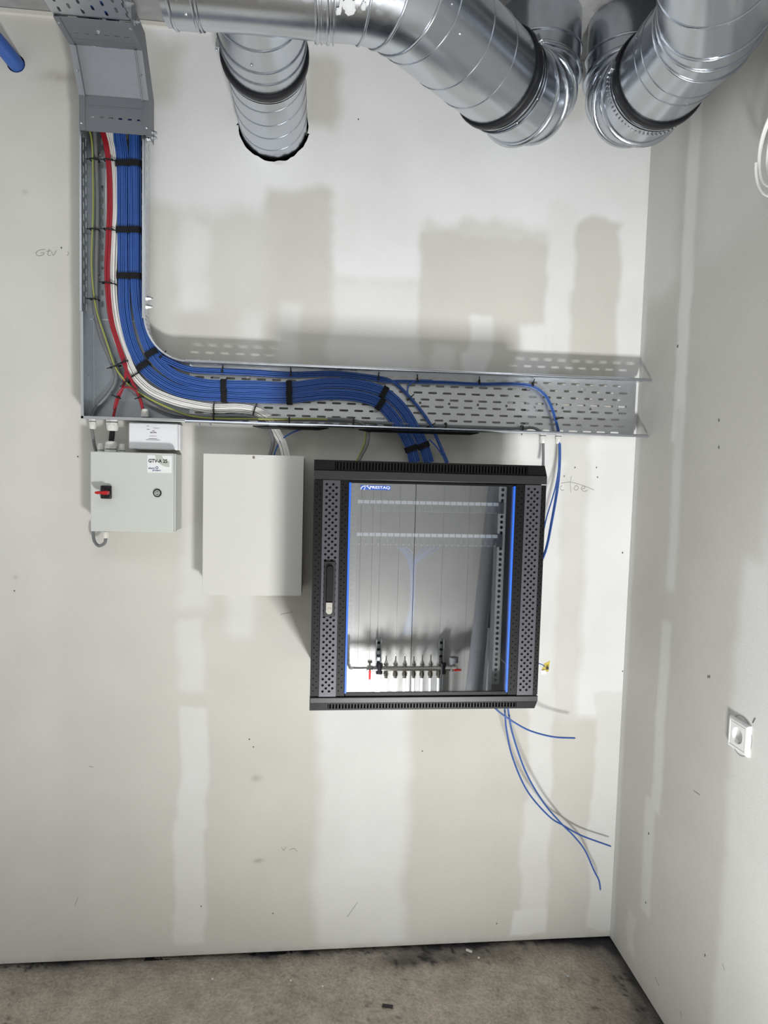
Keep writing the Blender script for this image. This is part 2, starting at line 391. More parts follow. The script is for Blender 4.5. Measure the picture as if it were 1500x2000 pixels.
for (a, b, c, d, s, v, wb) in [
    (-700, 30, 112, 1900, .10, .22, .03), (295, 40, 1300, 445, .10, .95, .05), (295, 400, 345, 720, .06, .35, .02),
    (345, 430, 412, 610, .05, .75, .02), (640, 400, 825, 545, .05, .95, .02), (640, 545, 825, 720, .06, .6, .02),
    (640, 385, 700, 500, .06, .85, .03), (1065, 400, 1125, 720, .03, .8, .03), (1205, 400, 1290, 860, .03, .92, .015),
    (470, 600, 522, 720, .05, .5, .02), (543, 588, 585, 720, .03, .55, .02), (845, 672, 882, 725, .03, .5, .02),
    (908, 615, 955, 725, .02, .75, .03), (1012, 630, 1075, 730, .03, .85, .02),
    (590, 105, 657, 240, .05, .12, .03), (292, 80, 352, 205, .06, .2, .03), (95, 120, 150, 175, .06, .1, .03), (1090, 170, 1150, 235, .05, .45, .04),
    (520, 370, 645, 720, .04, .08, .03), (412, 420, 520, 600, .12, .3, .03),
    (828, 440, 1070, 500, .05, .3, .04), (822, 462, 1066, 690, .025, .08, .02), (1122, 435, 1210, 720, .03, .08, .03),
    (543, 595, 583, 720, .03, .5, .02), (908, 615, 953, 725, .02, .7, .03), (1012, 640, 1066, 730, .03, .8, .02), (845, 672, 882, 725, .03, .5, .02),
    (352, 860, 412, 1190, .05, .4, .02), (440, 1150, 492, 1242, .05, .5, .02), (350, 1212, 398, 1350, .03, .45, .02),
    (350, 1382, 404, 1620, .02, .6, .015), (340, 1600, 400, 1845, .02, .6, .015), (410, 820, 470, 890, .06, .5, .03),
    (930, 850, 1085, 905, .05, .8, .02), (1085, 850, 1150, 1400, .08, .35, .03), (1140, 850, 1260, 1400, .04, .9, .02),
    (1050, 900, 1090, 1400, .03, .7, .02),
    (620, 1340, 795, 1845, .06, .72, .02), (1033, 1350, 1078, 1570, .02, .6, .015), (1018, 1560, 1072, 1800, .025, .55, .02),
    (1000, 1775, 1070, 1825, .012, .75, .02), (1155, 1350, 1270, 1815, .015, .6, .02)]:
    k += 1; m = ppatch(X, Z, a, b, c, d, s, v, m, wob=wb, seed=k)
m += (fbm(X*5, Z*5, 31)-.5)*.22*np.clip(m*2, 0, 1)
st = np.zeros_like(X)
for (px, py, rx, rz, s) in [(502, 1520, 10, 7, .45), (505, 1681, 9, 4, .6), (120, 150, 40, 10, .35), (48, 375, 5, 5, .35), (545, 318, 18, 4, .3), (30, 1128, 4, 5, .3), (1270, 235, 3, 12, 0)]:
    c = at(px, py); st = np.maximum(st, s*np.exp(-(((X-c.x)/(rx/600))**2+((Z-c.z)/(rz/600))**2)*1.2)*(.4+fbm(X*60, Z*60, 3)))
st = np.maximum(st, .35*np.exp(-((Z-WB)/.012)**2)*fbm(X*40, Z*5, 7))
attr(wall, 'filler', m); attr(wall, 'stain', st)
MB().box(X0, XR+.2, .10, .12, -.05, ZC+.1).build('wall_cavity', 'cavity', wall, smooth=0)
MB().box(X0, XR+.02, .001, .10, -.06, -.004).build('wall_cavity', 'cavity', wall, smooth=0)
# pencil marks and scratches drawn on the wall
def stroke(pts, wd=.0009, m='pencil', d=.0006, parent=wall):
    b = MB(); P = [at(x, y, d) for x, y in pts]
    if len(P) > 2: P = spline(P, .004)
    for p, q in zip(P[:-1], P[1:]):
        t = (q-p)
        if t.length < 1e-6: continue
        b.obox((p+q)/2, t*.55, (0, .0005, 0), t.normalized().cross(Vector((0, 1, 0)))*wd/2)
    return b.build('pencil_mark', m, parent, smooth=0)
for s in [[(88, 487), (76, 489), (70, 495), (75, 500), (84, 498), (86, 494), (79, 494)], [(96, 486), (93, 498), (99, 499)], [(91, 491), (100, 490)],
          [(101, 492), (104, 499), (110, 489)], [(132, 491), (134, 495), (131, 499)], [(1098, 948), (1094, 953), (1097, 958), (1102, 957)],
          [(1116, 930), (1114, 945), (1115, 962)], [(1096, 944), (1115, 942), (1140, 949), (1160, 957)], [(1125, 948), (1121, 954), (1126, 958), (1130, 952), (1125, 948)],
          [(1136, 955), (1143, 953), (1139, 949), (1135, 955), (1141, 960), (1148, 957)], [(550, 1655), (554, 1661), (558, 1654)], [(566, 1660), (574, 1657), (580, 1663)],
          [(571, 1195), (549, 1190 + 10)], [(679, 1790), (697, 1764)], [(146, 1767), (152, 1754)], [(174, 1497), (182, 1498)], [(598, 160), (599, 260)]]:
    stroke(s)
for (px, py) in [(120, 484), (28, 1154), (487, 1444), (495, 1459), (533, 1784), (393, 1770), (1216, 1079), (1216, 1080), (1216, 1311), (1102, 930), (1123, 913), (1165, 913), (1167, 932), (825, 1467), (970, 1804), (700, 233), (152, 892), (205, 945)]:
    c = at(px, py, .0006); MB().obox(c, (.0016, 0, .0009), (0, .0006, 0), (-.0006, 0, .0018)).build('scuff', 'scuff', wall, smooth=0)

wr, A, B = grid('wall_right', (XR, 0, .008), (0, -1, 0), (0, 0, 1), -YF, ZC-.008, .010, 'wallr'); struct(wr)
D_, Zr = A, B+.008
m = np.zeros_like(D_)+.08
for i, (d0, d1, z0, z1, s, v, wb) in enumerate([(-.1, .03, .0, 3, .02, .6, .006), (.235, .30, 1.75, 3, .02, .8, .012), (.25, .30, 1.3, 1.85, .03, .6, .01), (.235, .29, .6, 1.2, .02, .65, .012),
        (.20, .26, .25, .62, .02, .55, .012), (.61, .85, .0, 1.45, .05, .6, .02), (.70, 1.3, 1.3, 3, .08, .6, .03), (.0, .2, 2.2, 3, .1, .5, .03), (.12, .17, .06, .2, .02, .4, .02), (.32, .62, 2.25, 3, .15, .35, .05)]):
    m = patch(D_, Zr, d0, d1, z0, z1, s, v, m, wob=wb, seed=40+i)
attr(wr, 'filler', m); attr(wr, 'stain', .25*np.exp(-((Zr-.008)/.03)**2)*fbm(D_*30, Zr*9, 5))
MB().box(XR+.02, XR+.04, YF, .1, -.05, ZC).build('wall_cavity', 'cavity', wr, smooth=0)
for (px, py) in [(1324, 676), (1323, 677), (1404, 821), (1404, 874), (1386, 1322), (1383, 1322), (1267, 1628), (1261, 1763), (1377, 1866)]:
    c = at_right(px, py, .0006); MB().obox(c, (.0006, 0, 0), (0, .0016, .001), (0, -.0008, .003)).build('scuff', 'scuff', wr, smooth=0)
for s in [[(1355, 1545), (1367, 1553)], [(1411, 1362 + 520), (1415, 1895)], [(1279, 1908), (1287, 1925)], [(1329, 1975), (1331, 1987)]]:
    P = [at_right(x, y, .0006) for x, y in s]; t = P[1]-P[0]
    MB().obox((P[0]+P[1])/2, t/2, (.0005, 0, 0), t.normalized().cross(Vector((1, 0, 0)))*.0006).build('pencil_mark', 'pencil', wr, smooth=0)

# wall behind the camera: boards with fine dark joints, as the cabinet glass shows them
wf = MB(); edges = [X0, -1.2]+[at_mirror(x, 1150).x for x in (702, 725, 740, 777, 807, 862, 912)]+[XR]
gp = [.0005]*len(edges); gp[6] = .0022
for i, (a, b) in enumerate(zip(edges[:-1], edges[1:])): wf.box(a+gp[i], b-gp[i+1], YF-.03, YF, 0, ZC)
wf = struct(wf.build('wall_front', mat('plasterboard_front', (205, 204, 200), .85, var=.03, scale=5), smooth=0, org=Vector((0, 0, 0))))
MB().box(X0, XR, YF-.05, YF-.031, 0, ZC).build('wall_cavity', 'cavity', wf, smooth=0)
cl = struct(MB().box(X0, XR+.05, YF-.05, .12, ZC, ZC+.06).build('ceiling', 'concrete', smooth=0, org=Vector((0, 0, 0))))
c0, c1 = at(0, 19, .004), at(345, 46, .004)
t1 = MB(); t1.box(X0, -.2, -.012, .0, ZC-.014, ZC-.002); struct(t1.build('trim_1', 'plaster_crumb', smooth=0))

def fdisp(A, B):
    X, D = A+X0, B
    k = np.clip((D-.05)/.25, .35, 1)
    return k*(.010*(fbm(X*2.3, D*2.3, 50)-.5)+.005*(fbm(X*11, D*11, 52)-.5)+.004*(fbm(X*60, D*60, 54)-.5))-.003
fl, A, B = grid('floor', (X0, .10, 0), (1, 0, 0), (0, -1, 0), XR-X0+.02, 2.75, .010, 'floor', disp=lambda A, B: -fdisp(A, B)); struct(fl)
Xf, Df = A+X0, B-.10
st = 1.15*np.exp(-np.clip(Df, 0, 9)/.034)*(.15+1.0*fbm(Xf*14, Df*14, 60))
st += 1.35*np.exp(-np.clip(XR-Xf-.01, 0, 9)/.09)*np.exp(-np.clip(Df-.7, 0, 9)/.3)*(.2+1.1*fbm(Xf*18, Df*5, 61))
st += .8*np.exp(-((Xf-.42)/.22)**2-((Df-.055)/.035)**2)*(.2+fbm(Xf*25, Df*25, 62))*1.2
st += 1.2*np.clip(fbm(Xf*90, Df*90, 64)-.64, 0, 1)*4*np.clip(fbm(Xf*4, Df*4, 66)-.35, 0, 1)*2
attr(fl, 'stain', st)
def floor_pt(px, py):
    v = ray(px, py); return CAM+v*((0-CAM.z)/v.z)
dr = MB().box(XR-.012, XR-.001, -2.56, -1.78, .01, 2.1); dr = struct(dr.build('door_1', 'doorm', smooth=0, bevel=.002))
MB().lathe((XR-.012, -1.86, 1.05), (-1, 0, 0), [(0, .009), (.045, .009)], 10).tube([(XR-.055, -1.86, 1.05), (XR-.055, -1.98, 1.05)], .009, 8).build('door_handle', 'chrome', dr)

# ------------------------------------------------------------------ ventilation ducts
RM = .121; ZD = 2.70
def gore(name, p, q, n0, n1, R, parent, m='galv', n=44):      # one duct piece cut by the planes n0 at p and n1 at q
    p, q = Vector(p), Vector(q); t = (q-p).normalized(); e1, e2 = frame(t); vs = []; fs = []
    for rr in (R, R-.002):
        for c, nn in ((p, n0), (q, n1)):
            nn = Vector(nn)
            for k in range(n):
                a = 2*math.pi*k/n; x = (e1*math.cos(a)+e2*math.sin(a))*rr
                vs.append(c+x-t*(x.dot(nn)/t.dot(nn)))
    for k in range(n):
        j = (k+1) % n
        fs += [(k, j, n+j, n+k), (2*n+j, 2*n+k, 3*n+k, 3*n+j), (n+k, n+j, 3*n+j, 3*n+k), (j, k, 2*n+k, 2*n+j)]
    return MB().add(vs, fs).build(name, m, parent, smooth=50)
def bead(name, c, t, nn, R, parent, r=.0028, m='galv', n=44):  # raised seam round a duct in the plane nn
    c, t, nn = Vector(c), Vector(t).normalized(), Vector(nn).normalized(); e1, e2 = frame(t); vs = []; fs = []; K = 6
    for k in range(n):
        a = 2*math.pi*k/n; x = (e1*math.cos(a)+e2*math.sin(a)); d = x*R-t*((x*R).dot(nn)/t.dot(nn))
        for j in range(K):
            b = 2*math.pi*j/K; vs.append(c+d+(x*math.cos(b)+nn*math.sin(b))*r)
    for k in range(n):
        for j in range(K):
            fs.append((k*K+j, ((k+1) % n)*K+j, ((k+1) % n)*K+(j+1) % K, k*K+(j+1) % K))
    return MB().add(vs, fs).build(name, m, parent, smooth=60)
def path_duct(pts, R, parent, br=.0032, m='galv'):
    pts = [Vector(p) for p in pts]; d = [(pts[i+1]-pts[i]).normalized() for i in range(len(pts)-1)]
    nn = [d[0]]+[(d[i]+d[i+1]).normalized() for i in range(len(d)-1)]+[d[-1]]
    for i in range(len(d)):
        gore('duct_section', pts[i], pts[i+1], nn[i], nn[i+1], R, parent, m)
        if i: bead('seam', pts[i], d[i], nn[i], R+.001, parent, br)
def bend(p, d0, d1, r, nseg):               # corner points of a lobster-back elbow round corner p
    p, d0, d1 = Vector(p), Vector(d0).normalized(), Vector(d1).normalized(); ang = d0.angle(d1); tl = r*math.tan(ang/2)
    s = p-d0*tl; c = s+(d1-d0*d1.dot(d0)).normalized()*r; ax = d0.cross(d1).normalized(); out = []
    k = 1/math.cos(ang/nseg/2)
    for i in range(nseg):
        out.append(c+(Matrix.Rotation(ang*(i+.5)/nseg, 3, ax) @ (s-c))*k)
    return out
def screw(c, nrm, parent, r=.0035):
    MB().lathe(c, nrm, [(-.001, r), (.0012, r), (.0026, r*.5)], 8).build('screw', 'zinc', parent)
def gasket(c, t, R, parent, ang, lab=None):  # rubber lined clamp band with a bolted lug
    c, t = Vector(c), Vector(t).normalized()
    MB().lathe(c-t*.011, t, [(0, R+.0005), (0, R+.006), (.004, R+.0085), (.018, R+.0085), (.022, R+.006), (.022, R+.0005)], 48, False).build('rubber_band', 'rubber', parent, label='black rubber sealing band')
    bead('seam', c+t*.024, t, t, R+.001, parent, .003); bead('seam', c+t*.032, t, t, R+.0005, parent, .002, 'rubber')
    x = Vector(ang).normalized(); y = t.cross(x)
    g = MB().obox(c+x*(R+.012)+t*.0, x*.006, y*.011, t*.008); g.tube([c+x*(R+.016)-y*.016, c+x*(R+.016)+y*.016], .003, 8)
    g.build('clamp_lug', 'zinc', parent, bevel=.001)

dm = -.67
def on_axis(px, py): v = ray(px, py); return CAM+v*((ZD-CAM.z)/v.z)
pe = on_axis(972, 151)
main = thing('ventilation_duct', (-.1, dm, ZD-RM), 'horizontal galvanised duct along the ceiling with a branch stub, above the white patched wall', 'duct')
xe = pe.x-(pe.y-dm)                                   # where the 45 degree elbow starts to turn
el = bend((xe, dm, ZD), (1, 0, 0), (1, 1, 0), .20, 3)
xs = el[0].x-.075
gore('duct_section', (-.335, dm, ZD), (-.045+.03, dm, ZD), (1, 0, 0), (1, 0, 0), RM, main)
gore('collar', (-.318, dm, ZD), (-.27, dm, ZD), (1, 0, 0), (1, 0, 0), RM+.003, main)
MB().lathe((-.335, dm, ZD), (1, 0, 0), [(0, RM-.004), (.002, RM-.004)], 44).build('end_cap', 'galv', main)
for x, r in ((-.318, .004), (-.27, .003), (-.262, .002), (-.015, .005)): bead('seam', (x, dm, ZD), (1, 0, 0), (1, 0, 0), RM+.002, main, r)
gore('duct_section', (-.015, dm, ZD), (xs, dm, ZD), (1, 0, 0), (1, 0, 0), RM+.003, main)
for x in (-.004, .022): bead('seam', (x, dm, ZD), (1, 0, 0), (1, 0, 0), RM+.004, main, .0025)
for x, a in ((-.30, -65), (.002, -62), (-.285, -80)):
    n_ = Vector((0, math.cos(R_(a))*-1, math.sin(R_(a)))); screw(Vector((x, dm, ZD))+n_*(RM+.003), n_, main)

def sealant(x, ang, sx, sa, seed, R):       # thin irregular smear following the duct
    b = MB(); n = 22; rim = []
    for k in range(n):
        t = 2*math.pi*k/n; q = .55+.9*float(fbm(np.array([math.cos(t)*2.2+seed]), np.array([math.sin(t)*2.2+seed*3]), seed)[0])
        xx, aa = x+sx*q*math.cos(t), R_(ang)+R_(sa)*q*math.sin(t); rim.append((xx, aa))
    def pt(xx, aa, r): return Vector((xx, dm-math.cos(aa)*r, ZD+math.sin(aa)*r))
    vs = [pt(x, R_(ang), R+.0022)]+[pt(x+(xx-x)*.7, R_(ang)+(aa-R_(ang))*.7, R+.002) for xx, aa in rim]+[pt(xx, aa, R-.0002) for xx, aa in rim]
    fs = [(0, 1+k, 1+(k+1) % n) for k in range(n)]+[(1+k, 1+n+k, 1+n+(k+1) % n, 1+(k+1) % n) for k in range(n)]
    b.add(vs, fs).build('dried_sealant', 'sealant', main, smooth=60)
for i_, (x_, a_, sx_, sa_) in enumerate(((.050, -38, .010, 18), (.052, -58, .014, 7), (.034, -48, .005, 12), (.066, -30, .005, 14), (.030, -62, .007, 4), (.081, -56, .006, 4), (.040, -20, .006, 10))): sealant(x_, a_, sx_, sa_, i_+1, RM+.003)
br = thing('branch_duct', (hc.x, -.3, hc.z-HR), 'short galvanised spiral duct running from the ceiling duct into the torn wall hole', 'duct')
yb = -.36
gore('duct_section', (hc.x, yb, hc.z), (hc.x, .06, hc.z), (0, 1, 0), (0, 1, 0), HR, br)
gore('saddle_collar', (hc.x, dm+.05, hc.z), (hc.x, yb-.01, hc.z), (0, 1, 0), (0, 1, 0), HR+.002, br)
for y in (-.56, -.47, -.42): bead('seam', (hc.x, y, hc.z), (0, 1, 0), (0, 1, 0), HR+.003, br, .0025)
gasket((hc.x, yb-.004, hc.z), (0, 1, 0), HR+.002, br, (-1, 0, .12))
for y in (-.29, -.215, -.14, -.065):        # spiral lock seam, one turn each
    bead('spiral_seam', (hc.x, y, hc.z), (0, 1, 0), Vector((.12, 1, .10)), HR, br, .0018)
screw((hc.x-.02, -.50, hc.z-HR-.002), (0, 0, -1), br)

dg = Vector((1, 1, 0)).normalized()
d1 = thing('diagonal_duct', (xe, dm, ZD-RM), 'galvanised duct elbow running diagonally to the wall, joined to the left riser', 'duct')
path_duct([(xs, dm, ZD)]+el+[pe], RM, d1)
bead('seam', (xs, dm, ZD), (1, 0, 0), (1, 0, 0), RM+.002, d1, .005, 'galv')
L = pe-el[-1]
for t in (.12, .45, .72): bead('seam', el[-1]+L*t, dg, dg, RM, d1, .002)
gasket(pe, dg, RM, d1, Vector((.25, -.25, .93)).cross(dg)*0+Vector((.55, -.55, .35)))
for t, a in ((.2, -40), (.05, -25)):
    n_ = (dg.cross(Vector((0, 0, 1)))*math.cos(R_(a))+Vector((0, 0, 1))*math.sin(R_(a))); screw(el[-1]+L*t+n_*RM, n_, d1)

def riser(corner, din, label, name):
    o = thing(name, (corner.x, corner.y, ZD-RM), label, 'duct')
    return o
c1 = pe+dg*.225
r1 = riser(c1, dg, 'galvanised duct elbow turning up into the left vertical riser by the wall', 'riser_duct')
e1_ = bend(c1, dg, (0, 0, 1), .135, 4)
path_duct([pe+dg*.014]+e1_+[Vector((c1.x, c1.y, ZC+.03))], RM-.002, r1, .0075)
for p_ in (e1_[0],): bead('flange', pe+dg*.05, dg, dg, RM+.001, r1, .003)
bead('seam', (c1.x, c1.y, ZC-.10), (0, 0, 1), (0, 0, 1), RM, r1, .003)
for a in (-70, -35): n_ = dg.cross(Vector((0, 0, 1)))*math.cos(R_(a))+Vector((0, 0, 1))*math.sin(R_(a)); screw(pe+dg*.04+n_*RM, n_, r1)
pb = on_axis(1289, 152); px2 = pb.x = min(pb.x, XR-RM-.012)
c2 = Vector((px2, pb.y+.20, ZD)); fw2 = Vector((0, 1, 0))
r2 = riser(c2, fw2, 'galvanised duct elbow turning up into the right vertical riser in the room corner', 'riser_duct')
e2_ = bend(c2, fw2, (0, 0, 1), .135, 4)
path_duct([pb+fw2*.014]+e2_+[Vector((c2.x, c2.y, ZC+.03))], RM-.002, r2, .0075)
bead('seam', (c2.x, c2.y, ZC-.10), (0, 0, 1), (0, 0, 1), RM, r2, .003)
# crimped rim of stitch marks round the elbow mouth
def stitches(c, t, R, parent, n=64, m='zinc'):
    c, t = Vector(c), Vector(t).normalized(); e1, e2 = frame(t); b = MB()
    for k in range(n):
        a = 2*math.pi*k/n; x = e1*math.cos(a)+e2*math.sin(a); y = t.cross(x)
        b.obox(c+x*(R+.001), x*.002, y*.0022, t*.004)
    o = b.build('crimp_marks', m, parent, smooth=0); o['kind'] = 'stuff'; return o
nn0 = (fw2+(e2_[1]-e2_[0]).normalized()).normalized()
stitches(pb+fw2*.055, fw2, RM, r2)
bd = Vector((-.5, -.866, 0))                # towards the camera and left
ke = Vector((px2, -.66, ZD)); e3 = bend(ke, (0, -1, 0), bd, .26, 3)
d2 = thing('overhead_duct', (px2, -.6, ZD-RM), 'galvanised duct elbow coming overhead from the right to the room corner', 'duct')
path_duct([pb]+e3+[ke+bd*1.0], RM, d2)
gasket(pb, (0, 1, 0), RM, d2, (-.9, 0, .12))
for t in (.10, .135): bead('seam', pb-fw2*t, fw2, fw2, RM, d2, .002)
for t in (.17, .42): bead('seam', ke+bd*t, bd, bd, RM, d2, .003)
for p_, a in ((pb-fw2*.11, -80), (pb-fw2*.10, 165), (ke+bd*.18, -75)):
    n_ = Vector((math.cos(R_(a)), 0, math.sin(R_(a)))); screw(p_+n_*RM, n_, d2)

# blue sleeved pipe through the wall at the left edge
bs = MB().tube(spline([bh+Vector((0, .04, 0)), bh, bh+Vector((-.03, -.07, .03)), bh+Vector((-.075, -.17, .06)), bh+Vector((-.14, -.34, .12)), bh+Vector((-.22, -.6, .20))], .02), .023, 14)
tag(bs.build('sleeved_pipe', 'blue'), 'thick blue sleeved pipe entering the wall at the upper left', 'pipe')

# ------------------------------------------------------------------ cable trays
DB, DL = .028, .090                         # tray base and lip distances from the wall
xl, xr_ = -.694, -.514                      # vertical tray sides
zt, zb = CAM.z+.293, CAM.z+.114             # horizontal tray sides
z1, z2 = at(160, 608, DL).z, at(220, 248, DL).z
WT = xr_-xl
def bolt(c, n, parent, r=.005, h=.009):
    c, n = Vector(c), Vector(n).normalized()
    MB().lathe(c, n, [(-.001, r*1.5), (.0012, r*1.5), (.0012, r), (h*.6, r), (h*.6, r*.55), (h, r*.55)], 6).build('bolt', 'zinc', parent, smooth=0)
vt = thing('cable_tray', ((xl+xr_)/2, 0, z1), 'vertical perforated steel cable tray carrying the coloured cables down the wall', 'cable tray')
H_ = z2-z1+.03
MB().plate((xl, -DB, z1), (0, 0, 1), (1, 0, 0), H_, WT, [(.022, .006), (.042, .02), (.066, .006), (.09, .02), (.114, .006), (.138, .02), (.16, .006)], .034, .020, .0075).build('tray_base', 'traydull', vt, smooth=0)
for nm, xx in (('side_flange', xl), ('side_flange', xr_)):
    MB().plate((xx, -DB, z1), (0, 0, 1), (0, -1, 0), H_, DL-DB, [(.02, .004), (.042, .02)], .034, .022, .004).build(nm, 'tray', vt, smooth=0)
    MB().tube([(xx, -DL, z1), (xx, -DL, z1+H_)], .004, 8).build('rolled_lip', 'tray', vt)
MB().box(xr_-.006, xr_+.003, -DL-.003, -DL+.001, z1-.012, z2-.02).build('lip_strip', 'tray', vt, bevel=.0006)
for z, s in ((z1+.03, 1), (z1+.055, 1), (z2-.012, 1), (z2+.008, 1)): bolt((xr_+.001, -.055, z), (1, 0, 0), vt, .006, .016)
for (px, py) in ((194, 302), (193, 541)): bolt(at(px, py, DB+.002), (0, -1, 0), vt, .004, .006)
for py in (575, 625): bolt((xl-.001, -.05, at(160, py, DL).z), (-1, 0, 0), vt, .004, .007)
# hangers that hold the tray off the wall
for z in (z1+.12, z2-.12): MB().box(xl+.02, xr_-.02, -DB+.001, -.0005, z-.02, z+.02).build('wall_bracket', 'traydull', vt)

xh0 = at(372, 760, DB).x; xh1 = XR-.012
ht = thing('cable_tray', ((xh0+xh1)/2, 0, zb), 'horizontal perforated steel cable tray ending at the right wall above the black cabinet', 'cable tray')
Wh, Hh = xh1-xh0-.01, zt-zb
SLT = (.0472, .029, .0066)
MB().plate((xh0, -DB, zb), (1, 0, 0), (0, 0, 1), Wh, Hh, [(z_, .004 if i_ % 2 else .0276)+SLT for i_, z_ in enumerate((.010, .031, .053, .0745))]+[(.0853, .012, .0944, .0088, .0088)]+[(z_, .0276 if i_ % 2 else .004)+SLT for i_, z_ in enumerate((.0965, .118, .140, .164))], .05, .02, .005).build('tray_base', 'tray', ht, smooth=0)
MB().plate((xh0, -DB, zt), (1, 0, 0), (0, -1, 0), Wh+.006, DL-DB, [(.018, .004), (.043, .022)], .0455, .026, .005).build('side_flange', 'tray', ht, smooth=0)
gaps = [(at(508, 830, .06).x, at(562, 830, .06).x), (at(700, 830, .06).x, at(728, 830, .06).x), (at(768, 840, .06).x, at(862, 840, .06).x)]
fx = xh0
for a, b in gaps+[(xh1, xh1)]:
    MB().box(fx, a, -DL, -DB, zb-.0006, zb+.0006).build('side_flange', 'tray', ht, smooth=0); fx = b
for z in (zt, zb):
    MB().tube([(xh0-.004, -DL, z), (xh1+.008, -DL, z)], .005, 10).build('rolled_lip', 'galv', ht)
MB().box(xh0-.002, xh0+.001, -DB-.004, -DB+.001, zb, zt).build('joint_edge', 'galv', ht)
for (a, b) in ((494, 641), (700, 935)):
    p, q = at(a, 838, .07), at(b, 838, .07)
    MB().tube([(p.x, -.075, zb-.008), (p.x+.03, -.075, zb-.010), (q.x-.03, -.075, zb-.010), (q.x, -.075, zb-.007)], [.002, .005, .005, .0015], 8).build('edge_trim', 'rubber', ht, label='black rubber edge trim')
for (px, py) in ((484, 735), (480, 810), (1141, 762), (1138, 832)): bolt(at(px, py, DB+.002), (0, -1, 0), ht, .005, .006)
for px in (388, 410): bolt((at(px, 830, .06).x, -.055, zb-.001), (0, 0, -1), ht, .005, .011); bolt((at(px, 700, .06).x, -.055, zt+.001), (0, 0, 1), ht, .005, .011)
for z in (-.3, .2, .7): MB().box(z-.02, z+.02, -DB+.001, -.0005, zb+.02, zt-.02).build('wall_bracket', 'traydull', ht)

# corner piece: flat square-outside bend with a curved inner flange
rb_ = (zt-zb); ci = Vector((xh0, 0, z1)); rad = xh0-xr_; radz = z1-zt
cp = thing('tray_corner', (xl, 0, zb), 'galvanised flat corner piece joining the vertical and horizontal cable trays', 'cable tray')
arc = [(xh0-rad*math.cos(R_(a)), z1-radz*math.sin(R_(a))) for a in range(0, 91, 6)]
poly = [(xl, z1), (xl, zb), (xh0, zb)]+[p for p in arc[::-1]]
MB().prism([(x, -DB, z) for x, z in poly], (0, .0014, 0)).build('corner_base', 'traydull', cp, smooth=0)
b = MB()
for p, q in zip(arc[:-1], arc[1:]): b.add([(p[0], -DB, p[1]), (q[0], -DB, q[1]), (q[0], -DL, q[1]), (p[0], -DL, p[1])], [(0, 1, 2, 3)])
b.build('inner_flange', 'tray', cp, solid=.0014)
MB().tube([(x, -DL, z) for x, z in arc], .003, 8).build('rolled_lip', 'tray', cp)
MB().box(xl-.0007, xl+.0007, -DL, -DB, zb, z1).build('side_flange', 'tray', cp, smooth=0)
MB().box(xl, xh0, -DL, -DB, zb-.0007, zb+.0007).build('side_flange', 'tray', cp, smooth=0)
MB().box(xl-.002, xl+.006, -DL-.0015, -DL+.0015, zb-.002, z1).build('lip_strip', 'tray', cp, bevel=.0006)
MB().box(xl-.002, xh0, -DL-.0015, -DL+.0015, zb-.003, zb+.006).build('lip_strip', 'tray', cp, bevel=.0006)
MB().box(xl+.016, xl+.018, -DB-.003, -DB, zb+.005, z1).build('joint_edge', 'tray', cp)
MB().box(xl+.006, xr_-.02, -DB-.003, -DB, z1-.012, z1-.008).build('joint_edge', 'tray', cp)
for py in (662, 731, 792):
    c = at(171.5, py, DB+.002); MB().box(c.x-.003, c.x+.003, -DB-.004, -DB, c.z-.005, c.z+.005).build('rivet_tab', 'galv', cp)

# riser cover where the ceiling tray drops onto the wall
xa, xb = at(156, 225, .108).x, at(290, 225, .108).x
xa, xb = -.690, -.497
za, zb2, zc2 = CAM.z+.930, CAM.z+1.030, CAM.z+1.124
dh, dtop = .108, .183
rc = thing('tray_riser_cover', ((xa+xb)/2, -dh, za), 'bent grey steel cover where the ceiling cable tray drops onto the wall', 'cable tray')
b = MB().plate((xa, -dh, za), (1, 0, 0), (0, 0, 1), xb-xa, zb2-za, [(.040, .022)], .026, .012, .005); b.build('lower_plate', 'cover', rc, smooth=0)
MB().add([(xa, -dh, zb2), (xb, -dh, zb2), (xb, -dtop, zc2), (xa, -dtop, zc2)], [(0, 1, 2, 3)]).build('sloping_plate', 'cover', rc, smooth=0, solid=.0014)
dend = .302
MB().plate((xa, -dtop, zc2), (1, 0, 0), (0, -1, 0), xb-xa, dend-dtop, [(.055, .022)], .026, .013, .003).build('upper_plate', 'cover', rc, smooth=0)
for xx, s in ((xa, 1), (xb, -1)):
    prof = [(dh, za), (dh, zb2), (dtop, zc2), (dend, zc2), (dend, zc2+.06), (dtop-.025, zc2+.06), (dh-.06, zb2+.025), (dh-.06, za)]
    MB().prism([(xx, -d, z) for d, z in prof], (.0014*s, 0, 0)).build('side_cheek', 'cover', rc, smooth=0)
    sl = Vector((0, -(dtop-dh), zc2-zb2)); nrm = Vector((0, -(zc2-zb2), -(dtop-dh))).normalized()
    mid = Vector((xx+s*.009, -(dh+dtop)/2, (zb2+zc2)/2))
    MB().obox(mid+nrm*.004, (.009, 0, 0), sl*.5, nrm*.003).obox(mid+nrm*.008+Vector((s*.008, 0, 0)), (.0012, 0, 0), sl*.5, nrm*.006).build('folded_edge', 'cover', rc)
    MB().box(xx, xx+s*.016, -dh-.004, -dh, za, zb2).build('folded_edge', 'cover', rc)
    MB().box(xx, xx+s*.014, -dend, -dtop, zc2-.004, zc2).build('folded_edge', 'cover', rc)
    screw(mid+nrm*.007, nrm, rc); screw((xx+s*.006, -dh-.004, za+.02), (0, -1, 0), rc); screw((xx+s*.007, -dend+.02, zc2-.004), (0, 0, -1), rc)
MB().box(xa+.016, xb-.016, -dh-.003, -dh, zb2-.034, zb2-.030).build('bead_line', 'cover', rc)
MB().box(xa+.014, xb-.014, -dtop-.03, -dtop-.026, zc2-.003, zc2).build('bead_line', 'cover', rc)
